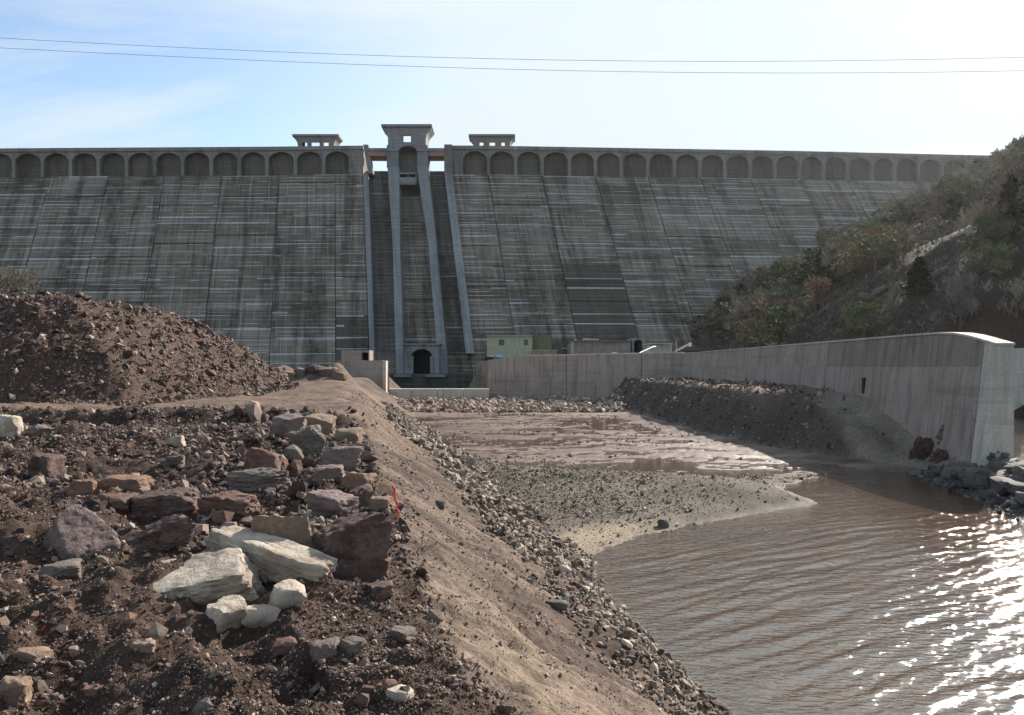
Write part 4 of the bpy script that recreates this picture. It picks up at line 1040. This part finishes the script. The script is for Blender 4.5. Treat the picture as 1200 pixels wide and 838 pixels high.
for i in range(5):
    a, _ = on_line(jp[i]); b, _ = on_line(jp[i + 1]); dd = (b - a).normalized() * 0.04; sh = Vector((0.62, 0.78)) * -random.uniform(0, 0.06)
    mb = MB(); wall_prism(mb, a + dd + sh, b - dd + sh, 0.8, -0.6, ztp[i], ztp[i + 1]); wp = tpart(mb, 'wall_panel', M['wall'], mw, MI)
    mb = MB(); wall_prism(mb, a + dd + sh * 1.5 + Vector((-.03, -.04)), b - dd + sh * 1.5 + Vector((-.03, -.04)), 0.9, ztp[i] + 0.003, ztp[i] + 0.16, ztp[i + 1] + 0.16) if i else None
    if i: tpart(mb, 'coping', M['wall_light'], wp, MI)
tw = thing('training_wall', 'high concrete training wall on the right with a rounded lit top at its near end', 'wall', (21.6, 60, 0)); TWI = Matrix.Translation(-Vector(tw.location))
jy = [101.4, 92, 83.5, 75.5, 68, 61, 54.8, 49.2, 44.6, 40.6, 36.6]
topz = lambda y: float(np.interp(y, [35, 36, 37, 38, 39.2, 40.6, 42, 101], [5.92, 6.08, 6.3, 6.5, 6.66, 6.74, 6.76, 6.72]))
def tw_piece(mb, y0, y1, zlo, zhi, inset=0.0, n=1, right=22.2):
    ysq = np.linspace(y0, y1, n + 1)
    for a, b in zip(ysq[:-1], ysq[1:]):
        def fx(z, y): return WX - 0.12 * (6.7 - z) + inset + 0.05 * math.exp(-(y - 36) / 3)
        za, zb = (zhi(a), zhi(b)) if callable(zhi) else (zhi, zhi)
        mb.hexa([(fx(zlo, b), b, zlo), (fx(zlo, a), a, zlo) , (right, a, zlo), (right, b, zlo), (fx(zb, b), b, zb), (fx(za, a), a, za), (right, a, za), (right, b, zb)])
for i in range(len(jy) - 1):
    yb, ya = jy[i] - 0.03, jy[i + 1] + 0.03
    mb = MB(); tw_piece(mb, ya, yb, -0.6, 5.0, random.uniform(-0.03, 0.0)); wp = tpart(mb, 'wall_panel', M['wall'], tw, TWI)
    mb = MB(); tw_piece(mb, ya, yb, 5.003, lambda y: topz(y) - 0.1, 0.03, 6 if ya < 41 else 1, 22.19); tpart(mb, 'upper_pour', M['wall_dark' if i >= 6 else 'wall'], wp, TWI)
    mb = MB(); n_ = 8 if ya < 41 else 1; yq = np.linspace(ya, yb, n_ + 1)
    for a, b in zip(yq[:-1], yq[1:]):
        za, zb = topz(a), topz(b)
        mb.hexa([(WX - .04, b, zb - .095), (WX - .04, a, za - .095), (22.24, a, za - .095), (22.24, b, zb - .095), (WX - .04, b, zb), (WX - .04, a, za), (22.24, a, za), (22.24, b, zb)])
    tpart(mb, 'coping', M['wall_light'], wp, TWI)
mb = MB(); tw_piece(mb, 35.9, 36.6, -0.6, lambda y: topz(y) - 0.1, -0.01, 2, 22.23); ep = tpart(mb, 'end_pier', M['wall_light'], tw, TWI)
mb = MB(); mb.hexa([(WX - .02, 36.6, topz(36.6) - .095), (WX - .02, 35.85, topz(35.85) - .095), (22.26, 35.85, topz(35.85) - .095), (22.26, 36.6, topz(36.6) - .095), (WX - .02, 36.6, topz(36.6) + .002), (WX - .02, 35.85, topz(35.85)), (22.26, 35.85, topz(35.85)), (22.26, 36.6, topz(36.6) + .002)]); tpart(mb, 'coping', M['wall_light'], ep, TWI)
mb = MB(); mb.box(20.98, 21.3, 48.35, 48.62, 3.4, 4.35); tpart(mb, 'dark_slot_box', M['hole_shade'], tw, TWI)  # black box proud of the wall, painted shade of a narrow slot
lb = thing('concrete_block', 'freestanding brownish concrete wall block at the left end of the low sill', 'wall', (-19.5, 108, 0)); LI = Matrix.Translation(-Vector(lb.location))
mb = MB(); x0, x1 = (403.5 - CX) * 108 / F, (448.5 - CX) * 108 / F
mb.box(x0, x1, 108, 109.6, -0.5, 5 + 7.6 * 108 / F); tpart(mb, 'wall_panel', M['wall'], lb, LI, 0.03)
mb = MB(); mb.box(x1 + .01, (452.3 - CX) * 108 / F, 107.93, 109.7, -0.5, 5 + 7.2 * 108 / F); tpart(mb, 'end_pier', M['wall_light'], lb, LI, 0.03)
mb = MB(); mb.hexa([(-17.2, 109.6, -0.5), (-16.6, 109.6, -0.5), (-36, 233, -0.5), (-36.8, 233, -0.5), (-17.2, 109.6, 4.5), (-16.6, 109.6, 4.5), (-36, 233, 3.5), (-36.8, 233, 3.5)]); tpart(mb, 'side_wall', M['wall'], lb, LI)
si = thing('sill', 'low concrete sill with a bright sunlit top edge closing the stilling basin', 'wall', (-10, 111, 0)); SI_ = Matrix.Translation(-Vector(si.location))
xs_ = np.linspace((452.5 - CX) * 110 / F, (573 - CX) * 110 / F, 5)
for a, b in zip(xs_[:-1], xs_[1:]):
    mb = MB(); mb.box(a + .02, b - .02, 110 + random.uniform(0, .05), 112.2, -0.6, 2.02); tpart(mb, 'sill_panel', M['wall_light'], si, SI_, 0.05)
mb = MB(); mb.box((573.1 - CX) * 116 / F, (624 - CX) * 116 / F, 113.2, 114.4, -.6, 1.35); tpart(mb, 'footing', M['wall'], si, SI_, 0.04)
cw = thing('corner_post_wall', 'narrow concrete wall stub beside the dark basin, left of the basin wall', 'wall', (-5, 124, 0)); CI = Matrix.Translation(-Vector(cw.location))
mb = MB(); mb.box((557.5 - CX) * 124 / F, (569.5 - CX) * 124 / F, 123.6, 125, -.6, zz_(425, 124)); tpart(mb, 'wall_panel', M['wall_dark'], cw, CI)
for q in (554.8, 558.5):
    mb = MB(); mb.box((q - CX) * 123 / F, (q + .9 - CX) * 123 / F, 123, 123.2, 0.5, zz_(432, 123)); tpart(mb, 'guide_rail', M['rib'], cw, CI)
sb = thing('valve_chamber', 'small concrete chamber with a dark opening behind the concrete block', 'building', (-29, 150, 3)); VI = Matrix.Translation(-Vector(sb.location))
xa, xb, xc, xd = [(q - CX) * 150 / F for q in (400, 424, 431.5, 433)]
mb = MB(); mb.box(xa, xb, 150, 154, 3, zz_(410.5, 150)); mb.box(xb, xc, 150.004, 154, zz_(413, 150), zz_(410.5, 150)); mb.box(xc, xd, 150, 154, 3, zz_(410.5, 150)); tpart(mb, 'wall', M['wall'], sb, VI)
mb = MB(); mb.box(xb, xc, 152.5, 153, 3, zz_(413, 150)); tpart(mb, 'dark_back_panel', M['hole_shade'], sb, VI)
w2 = thing('far_training_wall', 'light concrete wall seen past the near end of the training wall at the right border', 'wall', (60, 82, 0)); WI = Matrix.Translation(-Vector(w2.location))
for a, b in zip([44, 52, 60, 68, 76], [52, 60, 68, 76, 84]):
    mb = MB(); mb.box(a + .02, b - .02, 82 + random.uniform(0, .05), 83, -.6, 6.9); tpart(mb, 'wall_panel', M['wall_light'], w2, WI)
# made ground behind the basin wall
mb = MB(); top_ = [(-4.6, 123.2), (21.2, 102.6), (46, 102.6), (60, 246), (-11, 246)]
mb.quad(*[(x, y, 5.9) for x, y in top_])
for k_ in range(5): (xa, ya), (xb, yb) = top_[k_], top_[(k_ + 1) % 5]; mb.quad((xa, ya, -1), (xb, yb, -1), (xb, yb, 5.9), (xa, ya, 5.9))
tag(mb.build('platform', M['wall_dark']), 'level made ground between the basin wall and the dam foot', 'platform', kind='structure')

# buildings and site clutter on the platform
def pbox(a, b, yt, yb, Y, dep): return (a - CX) * Y / F, (b - CX) * Y / F, Y, Y + dep, zz_(yb, Y), zz_(yt, Y)
gh = thing('gate_house', 'pale flare tinted rendered house with two small windows at the dam foot', 'building', (-1, 226, 5.9)); GI = Matrix.Translation(-Vector(gh.location))
Yg = 226.0; xs_ = [570.7, 584.5, 591.2, 613.8, 618.8, 624]; yy_ = [394.2, 398, 405, 426]
mb = MB(); cell_wall(mb, [[(q - CX) * Yg / F for q in xs_]] * 4, [zz_(q, Yg) for q in yy_], lambda i, j: not (j == 1 and i in (1, 3)), Yg, Yg + 7)
tpart(mb, 'wall', M['house'], gh, GI)
mb = MB(); mb.box(*pbox(569.8, 624.6, 393, 394.15, Yg - .4, 8)); tpart(mb, 'roof_slab', M['house'], gh, GI)
for a_, b_ in ((584.5, 591.2), (613.8, 618.8)):
    mb = MB(); mb.box(*pbox(a_, b_, 398, 405, Yg + .35, 0.1)); win = tpart(mb, 'window', M['glass'], gh, GI)
    x0, x1, y0, y1, z0, z1 = pbox(a_, b_, 398, 405, Yg + .18, 0.1)
    mb = MB(); t_ = .12; mb.box(x0, x0 + t_, y0, y1, z0, z1); mb.box(x1 - t_, x1, y0, y1, z0, z1); mb.box(x0 + t_, x1 - t_, y0, y1, z0, z0 + t_); mb.box(x0 + t_, x1 - t_, y0, y1, z1 - t_, z1)
    for f_ in (1 / 3, 2 / 3): xm = x0 + (x1 - x0) * f_; mb.box(xm - .05, xm + .05, y0 + .02, y1 - .02, z0 + t_, z1 - t_)
    zm = (z0 + z1) / 2; mb.box(x0 + t_, x1 - t_, y0 + .03, y1 - .03, zm - .05, zm + .05)
    tpart(mb, 'frame', M['frame'], win, GI)
an = thing('annex', 'flare tinted yellow green lower annex joined to the right of the pale house', 'building', (9, 228, 5.9)); AI = Matrix.Translation(-Vector(an.location))
mb = MB(); mb.box(*pbox(624.3, 647, 394.5, 426, 229, 8)); tpart(mb, 'wall', M['flare_render'], an, AI)
mb = MB(); mb.box(*pbox(624.3, 652.5, 411, 426, 222, 6)); pb_ = tpart(mb, 'porch_wall', M['wall'], an, AI)
mb = MB(); mb.box(*pbox(623.8, 653, 410, 410.95, 221.7, 7)); tpart(mb, 'porch_roof', M['wall_light'], pb_, AI)
mh = thing('machine_house', 'long flat concrete building with railings on its roof, right of the yellow green annex', 'building', (24, 222, 5.9)); HI = Matrix.Translation(-Vector(mh.location))
mb = MB(); mb.box(*pbox(667, 739, 400.2, 426, 222, 9)); tpart(mb, 'wall', M['wall'], mh, HI)
mb = MB(); mb.box(*pbox(664.5, 740, 399, 400.15, 221.4, 10)); tpart(mb, 'roof_slab', M['wall_dark'], mh, HI)
mb = MB(); mb.box(*pbox(669.5, 672.5, 400.3, 426, 221.6, .35)); tpart(mb, 'pilaster', M['wall_light'], mh, HI)
for a_, b_, t_ in ((683, 691, 396.5), (691.5, 702, 397)): 
    mb = MB(); mb.box(*pbox(a_, b_, t_, 398.9, 224, 2)); tpart(mb, 'roof_unit', M['steel'], mh, HI, .1)
ta = thing('tunnel_entrance', 'dark arched gallery entrance in the dam foot right of the flat building', 'tunnel', (34.5, 226, 5.9)); TAI = Matrix.Translation(-Vector(ta.location))
mb = MB(); a_, b_ = (740.5 - CX) * 224 / F, (756 - CX) * 224 / F
arch_plate(mb, Vector((a_, 234, 0)), Vector((b_, 234, 0)), FRONT, 5.6, zz_(402, 224), zz_(398, 224), zz_(396.2, 224), .17, .2, 10); tpart(mb, 'arch', M['dam_pale'], ta, TAI)
mb = MB(); mb.box(a_ + .3, b_ - .3, 233.4, 233.9, 5.6, zz_(397, 224)); tpart(mb, 'dark_back_panel', M['hole_shade'], ta, TAI)
sh_ = thing('shed', 'low pale shed with a thin flat roof near the right end of the basin wall', 'building', (30, 180, 5.9)); SHI = Matrix.Translation(-Vector(sh_.location))
mb = MB(); mb.box(*pbox(762, 787, 404.6, 424, 170, 5)); tpart(mb, 'wall', M['wall_light'], sh_, SHI)
mb = MB(); mb.box(*pbox(759.5, 788.5, 402.2, 403.0, 168.8, 7.5)); tpart(mb, 'roof', M['steel'], sh_, SHI)
for q in (760.5, 786.8):
    mb = MB(); mb.box(*pbox(q, q + .7, 403.05, 424, 169, .15)); tpart(mb, 'post', M['steel'], sh_, SHI)
ht = thing('hut', 'dark low hut with a pitched roof at the foot of the wooded slope', 'building', (36, 165, 5.9)); HTI = Matrix.Translation(-Vector(ht.location))
x0, x1, y0, y1, z0, z1 = pbox(797, 822, 411, 424, 165, 5); mb = MB(); mb.box(x0, x1, y0, y1, z0, z1); tpart(mb, 'wall', M['mossy'], ht, HTI)
mb = MB(); zr = zz_(402.5, 165); xm = (x0 * .45 + x1 * .55); mb.quad((x0 - .3, y0 - .3, z1), (x1 + .3, y0 - .3, z1), (xm, y0 - .3, zr)); mb.quad((x0 - .3, y1 + .3, z1), (xm, y1 + .3, zr), (x1 + .3, y1 + .3, z1)); mb.quad((x0 - .3, y0 - .3, z1), (xm, y0 - .3, zr), (xm, y1 + .3, zr), (x0 - .3, y1 + .3, z1)); mb.quad((x1 + .3, y0 - .3, z1), (x1 + .3, y1 + .3, z1), (xm, y1 + .3, zr), (xm, y0 - .3, zr)); mb.quad((x0 - .3, y0 - .3, z1), (x0 - .3, y1 + .3, z1), (x1 + .3, y1 + .3, z1), (x1 + .3, y0 - .3, z1)); tpart(mb, 'roof', M['slate'], ht, HTI)
mb = MB(); mb.box(*pbox(807, 810.5, 401.5, 406, 163, .5)); tpart(mb, 'vent_box', M['white'], ht, HTI)
mb = MB()
for o_ in (0, 0.9): mb.tube([at(741, 150 + o_, 417.5), at(765, 156 + o_, 406.5), at(768, 157 + o_, 406.3)], 0.11, 5)
for k_ in range(7): f_ = k_ / 6; mb.tube([at(741 + 24 * f_, 150 + 6 * f_, 417.5 - 11 * f_), at(741 + 24 * f_, 150.9 + 6 * f_, 417.5 - 11 * f_)], 0.06, 4); mb.tube([at(741 + 24 * f_, 150 + 6 * f_, 417.5 - 11 * f_), at(741 + 24 * f_, 150 + 6 * f_, 424)], 0.05, 4)
tag(mb.build('handrail', M['steel']), 'pale sloping handrail climbing behind the basin wall beside the shed', 'handrail')
for i_, (q, t_, lab) in enumerate(((718.8, 413.5, 'white marker post on the basin wall, left one of a close pair'), (721.6, 413.5, 'white marker post on the basin wall, right one of a close pair'), (792.5, 400, 'tall thin post at the right end of the basin wall'))):
    mb = MB(); Yq = on_line(q)[0].y + 0.35; X_, Y_, Z_ = at(q, Yq, t_); mb.tube([(X_, Y_, 6.5), (X_, Y_, Z_)], 0.06, 6); mb.box(X_ - .11, X_ + .11, Y_ - .11, Y_ + .11, 6.5, 6.95)
    tag(mb.build('marker_post', M['white'] if i_ < 2 else M['steel']), lab, 'post')
def lump(name, px, py, w, h, Y, mat, label, cat, seed):
    X_, Y_, Z_ = at(px, Y, py); me = rock_mesh(name, seed, (w * Y / F, w * Y / F * .7, h * Y / F), M[mat], 3, 10, .18, .2); o = link(bpy.data.objects.new(name, me)); o.location = (X_, Y_ + .3, Z_ + h * Y / F * .5); tag(o, label, cat)
lump('tarpaulin', 584.5, 422.5, 11, 6, 124, 'blue', 'crumpled blue tarpaulin on the left end of the basin wall', 'tarpaulin', 5)
lump('plastic_sheet', 573.5, 423, 13, 6, 123.5, 'black', 'black plastic sheet bundled beside the blue tarpaulin', 'plastic sheet', 8)
lump('bag', 651, 421, 4, 4, 117.5, 'white', 'small white bag on top of the basin wall', 'bag', 9)
def ribbon(px, pts, label):
    X_, Y_, Z_ = hit(*px); s_ = Y_ / F; mb = MB()
    P_ = [Vector((X_ + a * s_, Y_ + c * s_, Z_ + b * s_)) for a, b, c in pts]
    for a, b in zip(P_[:-1], P_[1:]):
        o1 = Vector((2.6 * s_, 0, .9 * s_)); o2 = Vector((0, 1.2 * s_, 0)); mb.hexa([a, a + o1, a + o1 + o2, a + o2, b, b + o1, b + o1 + o2, b + o2])
    tag(mb.build('plastic_tape', M['redtape']), label, 'tape')
ribbon((462, 606), [(2, -1, 0), (4, 4, 1), (1, 9, 2), (2.5, 15, 3), (-1, 19, 4), (-2.5, 26, 8), (-2, 31, 9), (-6, 35, 12)], 'strip of red plastic tape hanging at the bank edge beside the tan block')
ribbon((49, 741), [(-3, 0, 0), (0, 4, 2), (1, 7, 1)], 'scrap of red plastic in the gravel at the far left')

# ------------------------------------------------------------------ wooded hillside on the right
def foot(y): return np.interp(y, [30, 78, 83.5, 90, 150, 240, 330], [100, 88, 43, 38, 40, 43, 46])
def HZ(x, y):
    x = np.asarray(x, float); y = np.asarray(y, float)
    q = x - foot(y) + 5.0 * fb(x * 0.04, y * 0.04, 3, 101)
    z = 3 + 0.80 * np.clip(q, 0, 25) + 0.49 * np.clip(q - 25, 0, 400)
    z = np.where(q < 0, 3 + 0.5 * q, z)
    z = z + (1.1 * fb(x * 0.09, y * 0.09, 4, 102) + 0.5 * fb(x * 0.4, y * 0.4, 3, 103)) * sm(q / 8)
    return np.minimum(z, 120 + 0.1 * z)
hx, hy = np.meshgrid(np.linspace(28, 330, 190), np.linspace(40, 345, 190)); hxr, hyr = hx.ravel(), hy.ravel(); hz = HZ(hxr, hyr)
n1 = fb(hxr * .06, hyr * .06, 4, 104); n2 = fb(hxr * .3, hyr * .3, 3, 105)
def mixv(a, b, f): a, b = np.array(a)[None], np.array(b)[None]; return a + (b - a) * np.clip(f, 0, 1)[:, None]
hc = mixv((0.055, 0.046, 0.036), (0.105, 0.086, 0.064), .5 + 1.0 * n1 + .6 * n2)
low = sm((18 - (hxr - foot(hyr))) / 12) * (n1 > -.2); hc = hc + (np.array((0.078, 0.052, 0.042))[None] - hc) * (0.85 * low)[:, None]
jj = np.arange(190 * 190).reshape(190, 190); HF = np.stack([jj[:-1, :-1], jj[:-1, 1:], jj[1:, 1:], jj[1:, :-1]], -1).reshape(-1, 4)
hill = link(bpy.data.objects.new('hillside', np_mesh('hillside', np.stack([hxr, hyr, hz], -1), HF, M['earth'], hc, {'wet': hxr * 0}, True)))
tag(hill, 'steep brown hillside on the right with scrub and trees up to the dam crest', 'hill', kind='structure')
def hill_hit(px, py, dx=0):
    Y = np.linspace(84, 330, 3000); X = (px - CX) * Y / F; Z = CZ + (HY - py) * Y / F; g = HZ(X, Y)
    k = np.argmax(Z <= g) if (Z <= g).any() else 2000
    return X[k], Y[k], float(g[k])
def leaves(n, centers, radii, size, elong, up, rg):
    """small leaf or twig faces spread through clumps"""
    ci = rg.integers(0, len(centers), n); d = rg.normal(0, 1, (n, 3)); d /= np.linalg.norm(d, axis=1, keepdims=True)
    P = centers[ci] + d * radii[ci][:, None] * (rg.uniform(0, 1, n) ** 0.45)[:, None]
    a = rg.normal(0, 1, (n, 3)); a[:, 2] = np.abs(a[:, 2]) * up + up * .6; a /= np.linalg.norm(a, axis=1, keepdims=True)
    b = np.cross(a, rg.normal(0, 1, (n, 3))); b /= np.linalg.norm(b, axis=1, keepdims=True) + 1e-9
    L = size * rg.uniform(.6, 1.4, n)[:, None]; a = a * L * elong; b = b * L
    V = np.stack([P - b * .5, P + b * .5, P + b * .35 + a, P - b * .35 + a], 1).reshape(-1, 3)
    return V, np.arange(n * 4).reshape(-1, 4)
def plant_meshes(kind, seed):
    rg = np.random.default_rng(seed)
    tr = MB()
    if kind == 'conifer':
        n = 110; h = rg.uniform(.04, .97, n); r = (1 - h) * .30 + .02; an_ = rg.uniform(0, 6.28, n); rr = r * rg.uniform(.3, 1, n)
        c = np.stack([np.cos(an_) * rr, np.sin(an_) * rr, h], -1); V, Fq = leaves(4600, c, .03 + .2 * r, .026, 1.5, .3, rg)
        tr.tube([(0, 0, -.06), (0, 0, .5), (0, 0, .96)], [.03, .02, .004], 6); mt = 'l_dark'
    elif kind in ('pine', 'evergreen'):
        n = 20; c = np.stack([rg.normal(0, .2, n), rg.normal(0, .2, n), rg.uniform(.28, .9, n)], -1); V, Fq = leaves(2000, c, rg.uniform(.08, .18, n), .026, 1.6, .5, rg)
        tr.tube([(0, 0, -.08), (.02, 0, .4), (.0, .02, .8)], [.035, .022, .006], 6)
        for q in c[:7]: tr.tube([(0.01, 0, max(.12, q[2] - .25)), tuple(q)], [.014, .004], 5)
        mt = 'l_green' if kind == 'pine' else 'l_dark'
    else:
        n = 16; c = np.stack([rg.normal(0, .24, n), rg.normal(0, .24, n), rg.uniform(.25, .85, n)], -1)
        up = 1.6 if kind == 'pale' else .9; cnt = {'pale': 620, 'brown': 950, 'rust': 1100}[kind]
        V, Fq = leaves(cnt, c, rg.uniform(.09, .19, n), .016 if kind == 'pale' else .026, 7 if kind == 'pale' else 3.2, up, rg)
        tr.tube([(0, 0, -.08), (.01, .01, .3), (.0, .02, .7)], [.028, .018, .005], 6)
        for q in c[:10]: tr.tube([(0.005, 0.005, max(.06, q[2] - .32)), tuple(q * np.array((.6, .6, .9))), tuple(q)], [.014, .008, .003], 5)
        mt = {'pale': 'l_pale', 'brown': 'l_brown', 'rust': 'l_rust'}[kind]
    bark = M['bark']
    return np_mesh('crown', V, Fq, M[mt]), tr.mesh('trunk', bark)
KM = {k: [plant_meshes(k, 40 + 11 * i + len(k)) for i in range(4)] for k in ('conifer', 'pine', 'evergreen', 'pale', 'brown', 'rust')}
KNAME = {'conifer': ('conifer', 'tree'), 'pine': ('pine_tree', 'tree'), 'evergreen': ('evergreen_shrub', 'shrub'), 'pale': ('bare_tree', 'tree'), 'brown': ('leafless_shrub', 'shrub'), 'rust': ('rusty_shrub', 'shrub')}
KLAB = {'conifer': 'small dark conifer among the scrub of the right hillside', 'pine': 'green bushy pine on the right hillside', 'evergreen': 'dark evergreen shrub on the shaded right hillside', 'pale': 'pale bare twiggy tree on the right hillside', 'brown': 'brown leafless shrub on the right hillside', 'rust': 'rusty leaved shrub on the right hillside'}
KGRP = {'conifer': 'small conifers on the hillside', 'pine': 'green pines on the hillside', 'evergreen': 'dark evergreen shrubs on the hillside', 'pale': 'pale bare trees on the hillside', 'brown': 'brown leafless shrubs on the hillside', 'rust': 'rusty shrubs on the hillside'}
def plant(kind, loc, h, wid=1.0, label=None, group=None, fine=False):
    nm, cat = KNAME[kind]
    if not label:
        px_ = CX + F * loc[0] / loc[1]; py_ = HY - F * (loc[2] - CZ) / loc[1]; u_ = 405 - (px_ - 800) * .6
        hz_ = 'left end' if px_ < 930 else ('middle' if px_ < 1040 else ('right part' if px_ < 1130 else 'far right'))
        vt_ = 'near the skyline at the %s' if py_ < u_ + 45 else ('halfway up the %s' if py_ < u_ + 120 else 'low behind the training wall at the %s')
        zl_ = KLAB[kind].split(' on the ')[0].split(' among ')[0] + ' ' + (vt_ % hz_) + ' of the wooded hillside'
    r = thing(nm, label or zl_, cat, loc, random.uniform(0, 6.28), group if label else KGRP[kind])
    r.scale = (h * wid, h * wid, h)
    cm, tm = random.choice(KM[kind])
    if fine:
        rg = np.random.default_rng(77); c = np.stack([rg.normal(0, .24, 60), rg.normal(0, .24, 60), rg.uniform(.3, .95, 60)], -1)
        V, Fq = leaves(9000, c, rg.uniform(.05, .12, 60), .0045, 7, 1.2, rg); cm = np_mesh('crown', V, Fq, cm.materials[0])
    link(bpy.data.objects.new('trunk', tm), r); link(bpy.data.objects.new('crown', cm), r)
    return r
SPECIAL = [('conifer', 1077, 345, 47, 1.5, 'cone shaped dark conifer standing alone halfway up the right hillside'),
           ('pale', 1125, 386, 66, .75, 'tall pale bare tree just behind the highest point of the training wall'),
           ('pale', 1192, 392, 52, .9, 'pale bare tree at the right border above the training wall end'),
           ('rust', 975, 305, 42, .8, 'orange brown tree standing out against the dam at the left of the hillside'),
           ('rust', 1048, 292, 34, 1.1, 'broad orange brown shrub above the cone shaped conifer, to its left'),
           ('conifer', 1037, 285, 32, .9, 'narrow dark conifer right beside the broad orange shrub'),
           ('conifer', 1197, 205, 44, 1.3, 'dark conifer top on the skyline at the right border'),
           ('rust', 897, 345, 34, 1.1, 'rusty shrub at the lower left end of the wooded hillside'),
           ('pine', 1120, 250, 34, 1.2, 'big green pine near the top of the hillside below the dam crest'),
           ('brown', 930, 322, 42, 1.1, 'wide brown leafless shrub against the dam between two orange ones')]
for k_, px, py, hpx, wd_, lab in SPECIAL:
    X_, Y_, Z_ = hill_hit(px, py); plant(k_, (X_, Y_, Z_ - .3), hpx * Y_ / F, wd_, lab)
cnt = 0; tries = 0
while cnt < 430 and tries < 15000:
    tries += 1
    Y_ = random.uniform(90, 292) if random.random() < .75 else random.uniform(200, 290); X_ = float(foot(np.array(Y_))) + random.uniform(2, 150)
    px = CX + F * X_ / Y_
    if px > 1235 or px < 800: continue
    q_ = X_ - float(foot(np.array(Y_)))
    if q_ < 12 and random.random() < .3: continue
    if abs(px - 1077) < 24 and Y_ < 215: continue
    if abs(px - 1125) < 20 and Y_ < 130: continue
    n_ = float(fb(np.array([X_ * .05]), np.array([Y_ * .05]), 2, 120)[0])
    k_ = random.choices(['brown', 'evergreen', 'pine', 'rust', 'pale', 'conifer'], [44, 24 + 30 * (n_ > .1), 18 + 20 * (n_ > 0), 17, 5, 3])[0]
    h_ = random.uniform(3.2, 7.6) * (1.15 if k_ in ('pine', 'conifer') else 1); w_ = random.uniform(.9, 1.5)
    plant(k_, (X_, Y_, float(HZ(X_, Y_)) - .25), h_, w_); cnt += 1
# scrub between the trees
n = 54000; sx = RNG.uniform(30, 260, n); sy = RNG.uniform(86, 300, n); q_ = sx - foot(sy); px_ = CX + F * sx / sy
k = (q_ > 1) & (px_ < 1550) & (RNG.random(n) < .5 + 1.0 * fb(sx * .08, sy * .08, 3, 130) + .25 * (q_ > 16)); sx, sy = sx[k], sy[k]
cen = np.stack([sx, sy, HZ(sx, sy) + .4], -1); rgs = np.random.default_rng(5); V, Fq = leaves(len(cen) * 4, cen, np.full(len(cen), .9), .15, 3.4, .9, rgs)
sc_ = link(bpy.data.objects.new('scrub', np_mesh('scrub', V, Fq, M['l_scrub']))); tag(sc_, 'dry winter scrub covering the hillside between the trees', 'scrub', kind='stuff')
for i in range(22):
    px, py = random.choice([(random.uniform(985, 1075), random.uniform(318, 352)), (random.uniform(1095, 1185), random.uniform(225, 330)), (random.uniform(930, 1000), random.uniform(345, 375))])
    X_, Y_, Z_ = hill_hit(px, py); s_ = random.uniform(0.8, 2.0)
    o = link(bpy.data.objects.new('outcrop', rock_mesh('outcrop', 700 + i, (s_ * 1.6, s_, s_ * .6), M['grey' if i % 3 else 'purple'], 3, 12, .12, .3))); o.location = (X_, Y_, Z_ + .1); o.rotation_euler = (0, R(-25), random.uniform(0, 6))
    tag(o, ('grey' if i % 3 else 'purplish') + ' rock outcrop in the scrub ' + ('above the left half of the training wall' if px < 1000 and py > 340 else ('beside the cone shaped conifer' if px < 1085 else 'high on the right part of the hillside')), 'rock', 'rock outcrops on the hillside')
# bushes behind the spoil heap
for kind, px, ytop, Y_, wd_, lab in (('brown', 12, 312, 62, 0.95, 'yellowish brown leafless bush behind the left end of the spoil heap'), ('evergreen', 44, 338, 64, 1.4, 'dark bush right of the yellowish one behind the spoil heap'), ('brown', 78, 352, 66, 1.3, 'low dark leafless bush peeping over the middle of the spoil heap')):
    X_ = (px - CX) * Y_ / F; zt = zz_(ytop, Y_); zb_ = float(G(np.array([X_]), np.array([Y_]))[0]); plant(kind, (X_, Y_, zb_ - .1), zt - zb_, wd_ * .75, lab, fine=True)
# ------------------------------------------------------------------ overhead cables
for pts, lab in (([(-700, 8), (0, 45), (300, 59), (600, 69.5), (850, 72.5), (1190, 67), (1900, 38)], 'upper one of two thin overhead cables crossing the sky'),
                 ([(-700, 27), (0, 57), (300, 69.5), (600, 80.5), (850, 87.5), (1195, 82), (1900, 55)], 'lower one of two thin overhead cables crossing the sky')):
    xs_ = [p[0] for p in pts]; co = np.polyfit(xs_, [p[1] for p in pts], 4); mb = MB()
    mb.tube([at(px, 150, float(np.polyval(co, px))) for px in np.linspace(-700, 1900, 60)], 0.04, 5)
    tag(mb.build('overhead_cable', M['cable']), lab, 'cable', 'overhead cables')


# ------------------------------------------------------------------ thin haze volume, added for the lens veil over the valley
hb = MB(); hb.box(-420, 420, -30, 370, -3.0, 125)
hm = bpy.data.materials.new('veil_haze'); hm.use_nodes = True; ht_ = hm.node_tree; ht_.nodes.clear()
ho = ht_.nodes.new('ShaderNodeOutputMaterial'); hv = ht_.nodes.new('ShaderNodeVolumePrincipled')
hv.inputs['Color'].default_value = (0.93, 0.96, 1.0, 1); hv.inputs['Density'].default_value = 0.000042; hv.inputs['Anisotropy'].default_value = 0.8
ht_.links.new(hv.outputs[0], ho.inputs['Volume'])
tag(hb.build('haze', hm), 'thin pale haze volume added for the lens veil in front of the dam', 'haze', kind='stuff')
